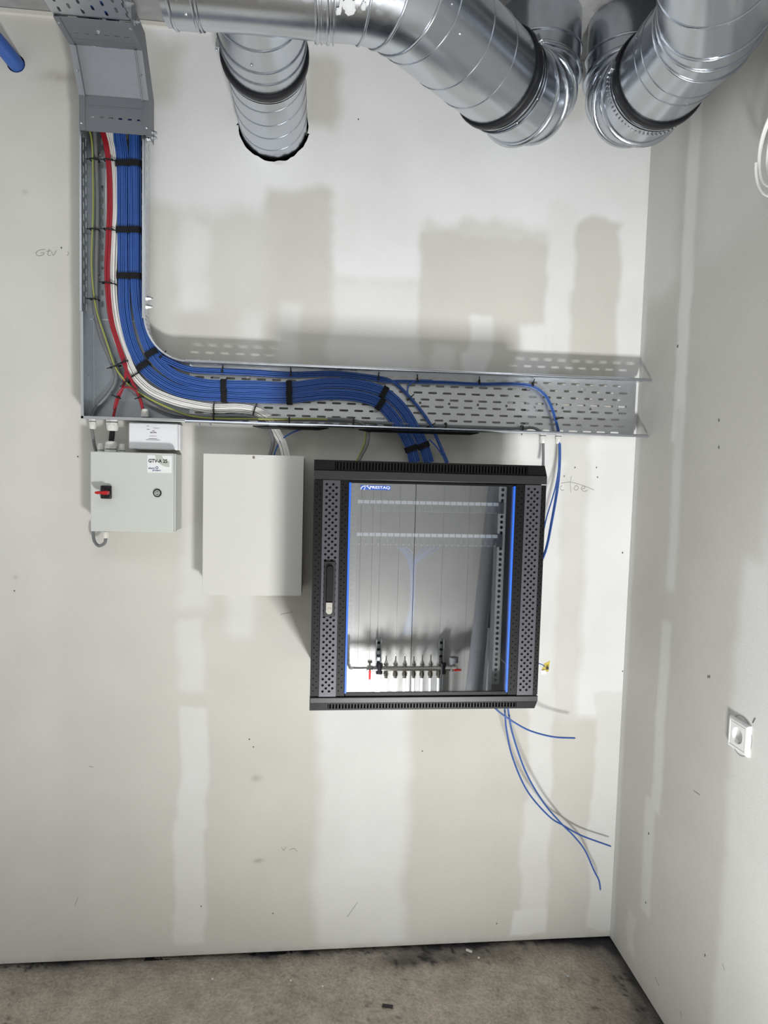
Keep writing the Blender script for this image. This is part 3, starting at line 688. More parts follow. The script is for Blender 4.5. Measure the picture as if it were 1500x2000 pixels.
for z in (za+.012, za+.026): bolt((xb, -.07, z), (1, 0, 0), rc, .006, .014)
bolt((xb, -dend+.03, zc2+.02), (1, 0, 0), rc, .006, .014); bolt(((xa+xb)/2, -dend+.05, zc2-.001), (0, 0, -1), rc, .005, .008)
ctz = zc2+.003
ct = thing('cable_tray', ((xa+xb)/2, -.6, ctz), 'perforated steel cable tray under the ceiling at the upper left', 'cable tray')
MB().plate((xa, -dend, ctz), (0, -1, 0), (1, 0, 0), .75, xb-xa, [(.022, .004), (.051, .021), (.080, .004), (.109, .021), (.138, .004), (.167, .021), (.19, .004)], .038, .020, .007).build('tray_base', 'tray', ct, smooth=0)
for xx in (xa, xb):
    MB().plate((xx, -dend, ctz), (0, -1, 0), (0, 0, 1), .75, .06, [(.02, .004), (.042, .02)], .038, .02, .006).build('side_flange', 'tray', ct, smooth=0)
for y in (-dend-.03, -dend-.10): bolt((xb, y, ctz+.025), (1, 0, 0), ct, .006, .014)

# ------------------------------------------------------------------ cables
def px_path(P, d=.046): return [at(p[0], p[1], p[2] if len(p) > 2 else d) for p in P]
YN = Vector((0, -1, 0))
def offset_path(pts, s, t, wob=0.0, seed=0):
    out = []; N = len(pts); last = Vector((-1, 0, 0))
    for i, p in enumerate(pts):
        tn = (pts[min(i+2, N-1)]-pts[max(i-2, 0)]).normalized(); lt = tn.cross(YN)
        lt = lt.normalized() if lt.length > .35 else last
        last = lt; dp = YN if abs(tn.y) < .8 else Vector((0, 0, -1))
        ww = wob*(math.sin(i*.13+seed*1.7)+.6*math.sin(i*.053+seed*2.9))
        out.append(p+lt*(s+ww)+dp*t)
    return out
RC = .00238; ORD = ['leftmost', 'second', 'third', 'fourth', 'fifth', 'sixth', 'seventh']
def bundle(P, nfront, pitch, group, label, base=.046, m='blue', r=RC, second=True, name='data_cable', wob=.0005):
    x_ = at(P[0][0], P[0][1], base).x
    up = [Vector((x_, -1.03, zc2+.022)), Vector((x_, -.36, zc2+.020)), Vector((x_, -.20, zc2+.012)), Vector((x_, -.115, zb2+.035)), Vector((x_, -.062, zb2-.03))]
    pts = spline(up+px_path(P, base), .014); n2 = nfront-1 if second else 0
    for i in range(nfront+n2):
        if i < nfront: s = (i-(nfront-1)/2)*pitch; t = .0042*(1-(2*s/(nfront*pitch))**2)
        else: s = (i-nfront-(n2-1)/2)*pitch; t = -.0052+.003*(1-(2*s/(nfront*pitch))**2)
        o = MB().tube(offset_path(pts, s, t, wob, i), r, 7).build(name, m, smooth=80)
        k_ = nfront-i
        if i < nfront: tag(o, f'{ORD[k_-1]} {label}, counted from the left in the vertical tray', 'cable', group)
        else: tag(o, f'{label}, lying behind the front row', 'cable', group)
    return pts
PL = [(234, 268), (240, 320), (241, 450), (242, 540), (243, 600), (251, 650), (265, 690), (285, 722), (315, 746), (350, 763), (395, 771), (438, 773), (500, 776), (565, 777), (640, 770), (700, 774), (743, 789), (775, 824), (794, 855), (803, 876), (810, 903)]
PR = [(264, 268), (264, 320), (265, 450), (265, 540), (269, 600), (280, 650), (296, 690), (318, 717), (350, 738), (395, 750), (437, 753), (500, 754), (565, 756), (640, 748), (700, 751), (750, 766), (786, 798), (812, 840), (827, 870), (838, 904)]
bl = bundle(PL, 7, .0051, 'blue cables of the outer bundle', 'blue cable of the outer thick bundle')
brr = bundle(PR, 7, .0048, 'blue cables of the inner bundle', 'blue cable of the inner thick bundle', base=.047)
PT = [(271, 540, .036), (275, 600, .037), (288, 650, .039), (309, 690, .042), (340, 709, .044), (376, 721, .044), (435, 724, .044), (500, 727, .044), (568, 731, .044), (650, 729, .044), (705, 734, .044), (755, 742, .044)]
PTA = PT+[(777, 755, .044), (800, 778, .045), (823, 806, .046), (840, 832, .048), (855, 865, .050), (872, 905, .055)]
PTB = PT+[(785, 742, .043), (815, 743, .043), (870, 744, .043), (936, 747, .043), (1000, 746, .043), (1040, 751, .043), (1066, 769, .043), (1080, 796, .044), (1089, 825, .046), (1094, 848, .05), (1095, 864, .052)]
GD = PTB+[(1095, 900, .052), (1091, 950, .06), (1079, 1020, .08), (1066, 1080, .10), (1040, 1135, .11)]
def single(P, m, r, label, cat='cable', name='cable', group=None, base=.046, n=8, step=.012):
    return tag(MB().tube(spline(px_path(P, base), step), r, n).build(name, m, smooth=80), label, cat, group)
def offs(P, s, t, m, r, label, name, group, wob=.0006, seed=0):
    return tag(MB().tube(offset_path(spline(px_path(P), .014), s, t, wob, seed), r, 8).build(name, m, smooth=80), label, 'cable', group)
for i, (s, t) in enumerate(((-.0058, 0), (0, 0), (-.0029, .0052))):
    offs(PTA, s, t, 'blue', RC, 'blue cable of the thin bundle diving into the black cabinet top', 'data_cable', 'thin blue bundle to the cabinet', seed=i)
for i, (s, t) in enumerate(((.0058, 0), (.0029, .0052))):
    offs(GD, s, t, 'blue', RC, 'blue cable running down past the right side of the black cabinet', 'data_cable', 'thin blue bundle past the cabinet', seed=i+4)
GD3 = PTB[:-1]+[(1096, 864, .055), (1096, 900, .055), (1089, 950, .06), (1072, 1010, .08), (1062, 1050, .09), (1040, 1100, .1)]
offs(GD3, .0087, .0052, 'blue', RC, 'blue data cable bowing away from the pair beside the black cabinet', 'data_cable', None, seed=9)
single([(797, 773, .05), (796, 760, .052), (802, 749, .052), (816, 743, .05), (845, 743, .048)], 'blue', .0026, 'short curved blue cable linking the thin bundle to the tray top', name='data_cable')
single([(600, 836, .055), (575, 843, .055), (553, 856, .055), (541, 873, .055), (535, 890, .055)], 'blue', .0026, 'single blue cable curving into the plain white enclosure', name='data_cable')
single([(838, 858, .06), (852, 872, .06), (866, 893, .062), (871, 905, .062)], 'blue', .0024, 'short blue cable crossing to the cabinet top under the tray', name='data_cable')

PW = [(213, 265), (219, 291), (223, 342), (224, 404), (221, 465), (219, 537), (221, 590), (229, 640), (242, 683), (255, 718), (269, 740), (295, 763), (333, 780), (370, 790), (418, 798), (460, 797), (497, 802), (521, 816), (540, 843, .05), (552, 866, .055), (559, 892, .06)]
bundle(PW, 6, .0046, 'white cables', 'white cable of the white bundle', base=.043, m='white', r=.00205, name='signal_cable', wob=.0007)
single([(208, 330), (207.5, 380), (208, 440), (207, 500), (206, 560), (210, 605), (222, 660), (238, 700), (252, 722)], 'white', .0022, 'lone white cable left of the red cables', name='signal_cable', base=.044)
PRD = [(199, 250), (202, 262), (209, 291), (214, 342), (215, 404), (212, 465), (209, 530), (212, 588), (218, 630), (229, 667), (242, 705)]
for i, s in enumerate((-.0055, -.0018, .002, .0055)):
    rest = [(244, 725), (239, 752), (230, 775), (222, 800), (219, 816)] if i < 2 else [(254, 733), (268, 760), (277, 782), (283, 806)]
    P = spline(px_path(PRD+rest, .053), .012)
    tag(MB().tube(offset_path(P, s, .001*(i % 2), .0006, i), .0026, 8).build('alarm_cable', 'red', smooth=80), f"{'left' if i % 2 else 'right'} one of two red cables entering the {'left gland under' if i < 2 else 'right white gland in'} the tray corner", 'cable', 'red cables to the left gland' if i < 2 else 'red cables to the right gland')
single([(222, 800, .058), (228, 776, .062), (237, 760, .064), (250, 756, .065), (263, 762, .064), (273, 776, .06), (280, 803, .056)], 'red', .0028, 'red cable looping across between the two red branches', name='alarm_cable')
GRA = [(181, 250), (185, 262), (189, 342), (188, 445), (185, 520), (184, 589), (187, 618), (199, 664), (217, 706), (226, 728), (224, 748), (210, 771), (187, 797), (179, 813), (178, 822)]
single(GRA, 'grey', .0056, 'thick grey cable bending back to the leftmost gland', name='power_cable', base=.044)
GRB = [(184, 250), (187, 300), (190, 400), (188, 520), (190, 610, .041), (212, 680, .041), (236, 735, .041), (258, 761, .042), (297, 790, .042), (340, 808, .043), (397, 813, .044), (455, 812, .044), (495, 815, .044), (518, 826, .046), (531, 848, .05), (533, 868, .055), (527, 890, .06)]
single(GRB, 'grey', .0062, 'thick grey cable curving down into the plain white enclosure', name='power_cable')
GRC = [(245, 745, .036), (262, 768, .036), (300, 797, .036), (345, 814, .037), (420, 819, .038), (520, 819, .042), (600, 820, .044), (700, 824, .046), (790, 828, .046), (868, 832, .046), (950, 835, .046), (1018, 837, .046), (1034, 835, .047), (1048, 838, .048), (1058, 847, .05), (1061, 862, .052)]
single(GRC, 'grey', .0046, 'long grey cable along the bottom of the horizontal tray to the right gland', name='power_cable')
single([(1061, 866, .052), (1061, 880, .052), (1061, 900, .055), (1060, 925, .07)], 'grey', .0046, 'grey cable dropping from the right grey gland behind the black cabinet', name='power_cable')
GRD = [(640, 818, .055), (690, 821, .058), (712, 831, .06), (720, 846, .062), (717, 868, .065), (708, 886, .07), (700, 902, .08)]
single(GRD, 'grey', .0048, 'grey cable arching down to the left part of the black cabinet top', name='power_cable')
def earth(P, label, base=.05, r=.0026):     # yellow jacket with a green stripe
    pts = spline(px_path(P, base), .012); o = tag(MB().tube(pts, r, 8).build('earth_wire', 'yellow', smooth=80), label, 'wire')
    MB().tube(offset_path(pts, -r*.75, r*.45), r*.55, 6).build('green_stripe', 'green', o); return o
earth([(172, 250), (177, 262), (181, 300), (182, 400), (181, 445), (179, 496), (180, 540), (184, 580), (190, 612), (206, 660), (224, 714), (239, 737), (256, 756), (291, 778), (333, 798), (372, 812), (418, 817), (480, 818), (545, 819), (600, 818), (660, 820), (693, 824), (709, 832), (714, 846), (711, 868), (703, 886), (695, 903)], 'yellow and green earth wire running the whole length of both trays', base=.054)

# straps and ties: position along a path is found from its pixel
def near(pts, px, py):
    c = at(px, py, .046); i = min(range(len(pts)), key=lambda k: (pts[k].x-c.x)**2+(pts[k].z-c.z)**2); i = min(max(i, 2), len(pts)-3)
    t = (pts[i+2]-pts[i-2]).normalized(); l = t.cross(YN); l = (l-YN*l.dot(YN)).normalized(); return pts[i], t, l
def strap(pts, px, py, a, label, b=.0098, wd=.018):
    c, t, l = near(pts, px, py)
    o = MB().band(c-YN*.001, t, l, YN, a, b, wd, .0018).build('hook_and_loop_strap', 'velcro', smooth=60)
    return tag(o, label, 'strap', 'black straps round the blue bundles')
VW = ('topmost', 'second', 'third')
for i, (q, qq) in enumerate((((240, 318), (264, 316)), ((241, 453), (264, 452)), ((241, 541), (265, 537)))):
    strap(bl, *q, .0195, f'{VW[i]} black strap down the left blue bundle in the vertical tray'); strap(brr, *qq, .0185, f'{VW[i]} black strap down the right blue bundle in the vertical tray')
for q, qq, wh in (((281, 714), (292, 697), 'at the tray corner bend'), ((439, 773), (437, 752), 'just right of the tray corner'), ((563, 776), (565, 756), 'above the gap between the white enclosure and cabinet'), ((744, 789), (750, 765), 'where the bundles start to dive'), ((803, 875), (827, 870), 'just above the black cabinet top')):
    strap(bl, *q, .0195, f'black strap round the outer blue bundle {wh}'); strap(brr, *qq, .0185, f'black strap round the inner blue bundle {wh}')
def zip_tie(c, t, l, a, b, label, grp='thin black cable ties'):
    o = thing('cable_tie', c, label, 'cable tie', grp)
    MB().band(c, t, l, YN, a, b, .0038, .0012, 16).build('loop', 'tie', o)
    MB().obox(c+l*(a*.4)+YN*(b+.0022), t*.003, l*.003, YN*.002).build('head', 'tie', o)
    MB().obox(c-l*(a+.005)+YN*(b*.2), l*.006, t*.0016, YN*.0006).build('tail', 'tie', o)
    return o
def tie_on(P, px, py, a, b, label, base=.046, up=0.0):
    c, t, l = near(spline(px_path(P, base), .012), px, py); return zip_tie(c+YN*up, t, l, a, b, label)
for px, py, P, a, b, lab in [
    (314, 692, PT, .011, .007, 'black cable tie on the thin blue bundle at the corner bend'), (434, 724, PT, .010, .007, 'black cable tie on the thin blue bundle at the start of the horizontal tray'),
    (568, 731, PT, .010, .007, 'black cable tie on the thin blue bundle above the white enclosure'), (753, 741, PT, .010, .007, 'black cable tie where the thin blue bundle forks'),
    (815, 743, PTB, .008, .006, 'black cable tie on the blue cables right of the fork'), (936, 747, PTB, .008, .007, 'black cable tie midway along the blue cables at the tray top'),
    (1040, 751, PTB, .008, .007, 'black cable tie where the right blue cables turn down'), (1086, 818, PTB, .009, .007, 'black cable tie above the right blue gland'),
    (798, 776, PTA, .009, .006, 'black cable tie on the diving thin bundle, upper one'), (838, 829, PTA, .009, .006, 'black cable tie on the diving thin bundle, at the tray lip'),
    (418, 798, PW, .013, .007, 'black cable tie on the white cables right of the tray corner'), (497, 802, PW, .013, .007, 'black cable tie where the white cables turn down'),
    (265, 735, PW, .012, .006, 'black cable tie on the white cables inside the tray corner')]:
    tie_on(P, px, py, a, b, lab)
for py, wh in ((315, 'topmost'), (450, 'second'), (554, 'third')):
    c = (at(211 if py < 500 else 209, py, .048)+at(222 if py < 500 else 219, py, .048))/2
    zip_tie(c, Vector((0, 0, 1)), Vector((1, 0, -.12)), .019, .011, f'{wh} black cable tie binding the red and white cables together')
for py, wh in ((313, 'topmost'), (449, 'second'), (585, 'third')):
    zip_tie(at(185, py, .048), Vector((0, 0, 1)), Vector((1, 0, -.08)), .013, .010, f'{wh} black cable tie on the earth wire and grey cable')
zip_tie(at(243, 707, .053), Vector((.35, 0, -.93)), Vector((.93, 0, .35)), .011, .006, 'black cable tie where the red cables fork')
zip_tie(at(226, 716, .048), Vector((.4, 0, -.92)), Vector((.95, 0, .25)), .016, .010, 'black cable tie on the grey cable at the tray corner')
zip_tie(at(247, 747, .046), Vector((.6, 0, -.8)), Vector((.8, 0, .6)), .012, .012, 'black cable tie under the red fork')
zip_tie(at(230, 776, .056), Vector((-.35, 0, -.93)), Vector((.93, 0, -.35)), .008, .009, 'black cable tie on the left red branch')
zip_tie(at(275, 776, .056), Vector((.3, 0, -.95)), Vector((.95, 0, .3)), .008, .009, 'black cable tie on the right red branch')
for px, py, wh in ((418, 814, 'below the white cables'), (565, 821, 'left of the black cabinet'), (690, 824, 'above the left part of the cabinet'), (870, 832, 'above the middle of the cabinet'), (1019, 837, 'near the right grey gland')):
    zip_tie(at(px, py, .048), Vector((1, 0, 0)), Vector((0, 0, 1)), .010, .011, f'black cable tie on the grey cable {wh}')

# ------------------------------------------------------------------ cable glands
def gland(c, ax, k, label, kr=None):
    kr = kr or k
    c, ax = Vector(c), Vector(ax).normalized(); o = thing('cable_gland', c, label, 'cable gland', 'white plastic cable glands')
    MB().lathe(c, ax, [(-.004*k, .0105*kr), (.003*k, .0105*kr)], 6).build('lock_nut', 'gland', o, smooth=0, bevel=.0005)
    MB().lathe(c, ax, [(.003*k, .0085*kr), (.006*k, .0085*kr)], 20).build('washer', 'grey', o)
    MB().lathe(c, ax, [(.006*k, .0105*kr), (.012*k, .0105*kr)], 6).build('hex_body', 'gland', o, smooth=0, bevel=.0005)
    MB().lathe(c, ax, [(.012*k, .0098*kr), (.022*k, .0094*kr), (.026*k, .0078*kr), (.027*k, .0050*kr)], 12).build('dome_nut', 'gland', o, smooth=25)
    return o
DN, UP = (0, 0, -1), (0, 0, 1)
c = at(179, 822, .060); gland((c.x, -.05, zb-.003), DN, 1.05, 'leftmost white gland under the tray corner, with a grey cable')
c = at(219, 826, .060); gland((c.x, -.056, zb-.003), DN, 1.2, 'large white gland under the tray corner with black conduit', 1.8)
c = at(283, 810, .056); gland((c.x, -.056, zb+.004), UP, 1.15, 'white gland inside the tray corner at the right red cables')
c = at(1061, 850, .052); gland((c.x, -.052, zb-.003), DN, 1.1, 'white gland under the tray holding a grey cable, right of the cabinet top')
c = at(1091, 850, .052); gland((c.x, -.052, zb-.003), DN, 1.1, 'white gland under the tray holding blue cables, near the right wall')

# ------------------------------------------------------------------ grey control cabinet
DC = .105
x0, x1 = at(176.5, 950, DC).x, at(343, 950, DC).x; zt1, zb1 = at(260, 883.5, DC).z, at(260, 1039, DC).z
gc = thing('control_cabinet', ((x0+x1)/2, 0, zb1), 'light grey steel control cabinet with a red rotary switch and a printed label', 'cabinet')
MB().box(x0+.003, x1-.001, -DC+.016, -.004, zb1+.003, zt1-.003).build('body', 'cabinet', gc, bevel=.002)
dr_ = MB().box(x0, x1-.005, -DC, -DC+.014, zb1, zt1).build('door', 'cabinet', gc, bevel=.0025)
MB().box(x1-.0045, x1, -DC+.002, -DC+.016, zb1+.001, zt1-.001).build('edge_fold', 'cabinet', gc, bevel=.001)
P = lambda px, py: at(px, py, DC+.0006)
a, b_ = P(288, 889), P(335.5, 924)
lab = MB().box(a.x, b_.x, -DC-.0006, -DC, b_.z, a.z).build('name_label', 'sticker', dr_, smooth=0, label='white printed label')
# pale arc printed across the label
cx, cz = P(331, 893).x, P(331, 889).z; arcp = [(cx+.042*math.cos(R_(t)), cz+.036*math.sin(R_(t))) for t in range(180, 271, 10)]+[(cx+.022*math.cos(R_(t)), cz+.018*math.sin(R_(t))) for t in range(270, 179, -10)]
arcp = [(min(max(x, a.x), b_.x), max(min(z, a.z), b_.z)) for x, z in arcp]
bmesh_ = MB()
n_ = len(arcp)//2
for i in range(n_-1):
    q = [arcp[i], arcp[i+1], arcp[2*n_-2-i], arcp[2*n_-1-i]]; bmesh_.add([(x, -DC-.0009, z) for x, z in q], [(0, 1, 2, 3)])
bmesh_.build('name_label_arc', 'stickershade', dr_, smooth=0)
U, V = Vector((1, 0, 0)), Vector((0, 0, 1))
p = P(290, 903.5); text('lettering', 'GTV-A 25', (p.x, -DC-.0012, p.z), U, V, .0112, 'ink', dr_, w=P(327, 900).x-p.x, bold=.03)
p = P(290, 916); text('lettering', 'electr', (p.x, -DC-.0012, p.z), U, V, .0058, 'inkblue', dr_, w=P(303, 900).x-p.x, bold=.015)
c = P(306.5, 913.5); MB().lathe((c.x, -DC-.0008, c.z), (0, -1, 0), [(0, .0040), (.0004, .0040), (.0004, .0024), (0, .0024)], 20, False).build('lettering', 'inkblue', dr_)
p = P(298, 921); text('lettering', 'project', (p.x, -DC-.0012, p.z), U, V, .0068, 'inkblue', dr_, w=P(314.5, 900).x-p.x, bold=.015)
# rotary isolator
a, b_ = P(198, 948), P(219, 974)
sw = MB().box(a.x, b_.x, -DC-.012, -DC, b_.z, a.z).build('rotary_switch', 'blackplastic', dr_, bevel=.003, label='black isolator plate')
c = P(209, 961.5); MB().lathe((c.x, -DC-.012, c.z), (0, -1, 0), [(0, .012), (.006, .0115), (.008, .009)], 24).build('switch_hub', 'blackplastic', gc)
kn = [(-.0255, -.003), (-.022, -.003), (-.018, -.0045), (-.009, -.0035), (.004, -.006), (.013, -.0045), (.013, .0045), (.004, .006), (-.009, .0035), (-.018, .0045), (-.022, .003), (-.0255, .003)]
MB().prism([(c.x+x*.95, -DC-.016, c.z+z) for x, z in kn], (0, -.022, 0)).build('switch_knob', 'redplastic', gc, bevel=.001, label='red rotary knob')
c = P(307.5, 963); MB().lathe((c.x, -DC, c.z), (0, -1, 0), [(0, .0122), (.004, .0122), (.0052, .0108), (.0052, .0088)], 28, False).build('lock_ring', 'blackplastic', dr_)
MB().lathe((c.x, -DC, c.z), (0, -1, 0), [(0, .0088), (.004, .0088)], 24).build('lock_barrel', 'cabinet', gc)
MB().lathe((c.x, -DC-.0042, c.z), (0, -1, 0), [(0, .0062), (.0005, .0062), (.0005, .0048), (0, .0048)], 20, False).box(c.x-.0006, c.x+.0006, -DC-.0055, -DC-.004, c.z-.0045, c.z+.0045).build('lock_slot', 'ink', gc)
for z in (zt1-.012, zb1+.02): MB().box(x0-.0035, x0+.003, -.02, -.001, z-.006, z+.006).build('wall_lug', 'blackplastic', gc)
# glands and conduit on the cabinet
gz = zt1-.003
for px, k, lab_ in ((195.5, .95, 'small white blanking gland on the cabinet top, left of the conduit'), (237, .95, 'small white blanking gland on the cabinet top, right of the conduit')):
    c = at(px, 880, .06); gland((c.x, -.052, gz+.003), UP, k, lab_)
c = at(216.5, 875, .06); gland((c.x, -.056, gz+.006), UP, 1.1, 'large white gland on the cabinet top at the black conduit', 1.8)
c2_ = at(219, 826, .060)
zc0, zc1 = gz+.006+.027*1.1, zb-.003-.027*1.2
cv = MB(); N = 26; pts = []; rs = []
for i in range(N+1):
    t = i/N; pts.append((c.x+(c2_.x-c.x)*t, -.056, zc0-.004+(zc1-zc0+.008)*t)); rs.append(.0088 if i % 2 else .0076)
tag(cv.tube(pts, rs, 14).build('corrugated_conduit', 'rubber', smooth=0), 'short black corrugated conduit between the two large white glands', 'conduit')
c = at(179, 845, .05); e_ = at(186, 880, .045)
tag(MB().tube(spline([(c.x, -.05, zb-.030), (c.x+.003, -.05, zb-.045), (e_.x-.002, -.048, zt1+.02), (e_.x, -.035, zt1-.002)], .006), .0048, 10).build('power_cable', 'grey'), 'grey cable dropping from the leftmost gland to the control cabinet', 'cable')
c = at(207, 1043, .05); gland((c.x, -.052, zb1+.0005), DN, 1.0, 'white gland under the control cabinet at the looped grey cable')
xa1 = at(183, 1042, .03).x
P_ = spline([(xa1, -.03, zb1+.001), (xa1, -.034, zb1-.022), (xa1+.007, -.040, zb1-.041), ((xa1+c.x)/2, -.047, zb1-.051), (c.x-.004, -.052, zb1-.042), (c.x, -.052, zb1-.027)], .005)
tag(MB().tube(P_, .0048, 10).build('power_cable', 'grey'), 'grey cable looping under the control cabinet', 'cable')

# white interface module above the cabinet
DMo = .062
a, b_ = at(251, 825, DMo), at(347, 881, DMo)
mo = thing('interface_module', ((a.x+b_.x)/2, 0, b_.z), 'small white plastic module box sitting between the tray and the control cabinet', 'module')
zt3, zb3 = a.z, b_.z+.002
MB().box(a.x+.002, b_.x+.004, -DMo+.018, -.002, zb3+.001, zt3-.001).build('back_box', 'module', mo, bevel=.002)
MB().box(a.x, b_.x, -DMo, -DMo+.016, zb3, zt3).build('lid', 'module', mo, bevel=.004)
for x in (a.x+.012, b_.x-.02):
    for z in (zb3, zt3): MB().box(x, x+.014, -DMo-.0006, -DMo+.006, z-.0008, z+.0008).build('lid_clip', 'grey', mo, smooth=0)
P = lambda px, py: at(px, py, DMo+.0008)
p = P(293, 846.5); text('lettering', 'apollo', (p.x, -DMo-.0008, p.z), U, V, .0058, 'ink', mo, w=P(306, 845).x-p.x, bold=.012)
q = P(300, 842); MB().prism([(q.x-.006, -DMo-.0004, q.z), (q.x+.003, -DMo-.0004, q.z+.0022), (q.x+.0008, -DMo-.0004, q.z)], (0, -.0004, 0)).build('emblem', 'ink', mo, smooth=0)
for (xx0, xx1, yy) in ((287, 291, 832), (287, 292, 838.5), (299, 311, 836), (292, 306, 851.5), (290, 307, 856.5), (285, 312, 858.8)):
    p, q = P(xx0, yy), P(xx1, yy); MB().box(p.x, q.x, -DMo-.0009, -DMo-.0001, p.z-.0005, p.z+.0004).build('printed_line', 'pencil' if yy in (836, 851.5) else 'ink', mo, smooth=0)
# ------------------------------------------------------------------ plain white enclosure
DW = .115
x0, x1 = at(396, 1020, DW).x, at(591.5, 1020, DW).x; zt1, zb1 = at(495, 888, DW).z, at(495, 1163.5, DW).z
we = thing('wall_enclosure', ((x0+x1)/2, 0, zb1), 'plain off-white steel enclosure hanging left of the black cabinet', 'cabinet')
MB().box(x0+.004, x1-.001, -DW+.014, -.002, zb1+.008, zt1-.004).build('body', 'whitebox', we, bevel=.0015)
wd_ = MB().box(x0, x1, -DW, -DW+.012, zb1, zt1).build('door', 'whitebox', we, bevel=.0012)
MB().box(x1-.004, x1+.0012, -DW+.0125, -DW+.0145, zb1+.01, zt1-.006).build('door_seal', 'rubber', we)
c = at(495.5, 893.5, DW); MB().lathe((c.x, -DW, c.z), (0, -1, 0), [(0, .0046), (.0015, .0042), (.0015, .0015)], 16).build('lock', 'chrome', wd_)
MB().box(c.x-.0006, c.x+.0006, -DW-.002, -DW-.001, c.z-.003, c.z+.003).build('lock_slot', 'ink', we)
c = at(510, 894.5, DW); MB().box(c.x-.006, c.x+.006, -DW-.0008, -DW, c.z-.0015, c.z+.0015).build('emblem', 'module', wd_, bevel=.0003)

# ------------------------------------------------------------------ black network cabinet
DR = .45
rx0, rx1 = -.003, .613; rz1, rz0 = CAM.z+.0075, CAM.z-.6515; RW, RH = rx1-rx0, rz1-rz0
rk = thing('network_cabinet', ((rx0+rx1)/2, -DR/2, rz0), 'black wall-mounted network cabinet with a glass door', 'cabinet')
tz, bz = rz1-.050, rz0+.036                 # underside of top cover, top of bottom cover
ix0, ix1 = rx0+.004, rx1-.004
for xx in (ix0, ix1-.002): MB().box(xx, xx+.002, -DR+.03, -.001, bz, tz).build('side_panel', 'black', rk, smooth=0)
MB().box(ix0, ix1, -.006, -.001, bz, tz).build('back_panel', 'rackin', rk, smooth=0)
for zz0, zz1, nm in ((tz, rz1, 'top_cover'), (rz0, bz, 'bottom_cover')):
    top = nm == 'top_cover'; ch = .016
    # chamfered front moulding with a row of vent slots along its outer half
    h = zz1-zz0; vz0, vz1 = (zz0+h*.52, zz1-.004) if top else (zz0+.004, zz0+h*.48)
    oz, iz = (rz1, tz) if top else (rz0, bz)
    fr = MB()
    lo_, hi_ = (zz0, zz0+h*.46) if top else (zz0+h*.54, zz1)
    fr.box(rx0, rx1, -DR-.004, -DR+.02, lo_, hi_)
    cv_ = fr.build(nm, 'rackcover', rk, bevel=.002)
    sx0, sx1 = (rx0+.056, rx1-.055) if top else (rx0+.05, rx1-.06)
    for k in range(62):
        xx = sx0+(sx1-sx0)*k/61; MB().box(xx-.0021, xx+.0021, -DR, -DR+.006, vz0, vz1).build('vent_bar', 'black', cv_, smooth=0)
    v_lo, v_hi = (hi_, zz1) if top else (zz0, lo_)
    e = rx0; pol = [(sx0, v_lo), (rx0, v_lo), (rx0, v_hi), (sx0, v_hi)]
    MB().prism([(x, -DR, z) for x, z in pol], (0, .02, 0)).build('vent_end', 'black', cv_, smooth=0)
    oc, icn = (v_hi, v_lo) if top else (v_lo, v_hi)
    MB().prism([(x, -DR, z) for x, z in [(sx1, icn), (rx1, icn), (rx1-.007, oc), (sx1, oc)]], (0, .02, 0)).build('vent_end', 'black', cv_, smooth=0)
    MB().box(sx0, sx1, -DR, -DR+.012, min(vz0, v_lo), vz0+.0005).box(sx0, sx1, -DR, -DR+.012, vz1-.0005, max(vz1, v_hi)).build('vent_rim', 'black', cv_, smooth=0)
    MB().box(rx0+.003, rx1-.006, -DR+.013, -.001, zz0+.002, zz1-.001).build('cover_box', 'black', cv_, smooth=0)
# door: side stiles, perforated strips, blue trims, glass
RU = lambda u: rx0+RW*u
door = MB(); yd0, yd1 = -DR, -DR+.018
gx0, gx1 = RU(.150), RU(.862)
dz0, dz1 = bz+.002, tz-.002
gl0, gl1 = dz0+.010, dz1-.006
door.box(gx0, gx1, yd0, yd1, dz0, gl0)
door = door.build('door', 'black', rk, bevel=.0008)
MB().box(gx0, gx1, yd0, yd1, gl1, dz1).build('door_rail', 'black', door, bevel=.0008)
holes = lambda n, ph: [((i+.5), ph) for i in range(n)]
def perf(xa_, xb_, y, cols, pitch, dia, m, nm, back):
    wdt = (xb_-xa_); cw = wdt/(cols+1.0); rows = [(cw*(i+1), (pitch/2 if i % 2 else 0)+.006) for i in range(cols)]
    MB().plate((xa_, y, dz0), (0, 0, 1), (1, 0, 0), dz1-dz0, wdt, rows, pitch, dia, dia).build(nm, m, door, smooth=0)
    MB().box(xa_+.0005, xb_-.0005, y+.004, y+.012, dz0+.001, dz1-.001).build('strip_backing', 'dark', door, smooth=0) if back else None
for (ua, ub, uc, ud) in ((.0, .040, .109, .1475), (.863, .906, .974, 1.0)):
    perf(RU(ua)+.0005, RU(ub), yd0+.001, 2, .0165, .0034, 'black', 'outer_stile', True)
    perf(RU(ub), RU(uc), yd0-.003, 4, .0165, .0072, 'blackstrip', 'perforated_strip', True)
    perf(RU(uc), RU(ud), yd0+.001, 2, .0165, .0034, 'black', 'inner_stile', True)
    for u_ in (ub, uc): MB().box(RU(u_)-.001, RU(u_)+.001, yd0-.0036, yd0+.004, dz0, dz1).build('strip_edge', 'blackstrip', door, smooth=0)
for u_, w_ in ((.1470, .0055), (.8535, .0055)): MB().box(RU(u_), RU(u_)+w_, yd0-.004, yd0+.006, gl0-.002, gl1+.002).build('blue_trim', 'bluetrim', door, bevel=.001, label='bright blue trim line')
MB().box(gx0+.002, gx1-.002, yd0+.002, yd0+.006, gl0, gl1).build('glass_pane', 'glass', door, smooth=0, label='tinted reflecting glass')
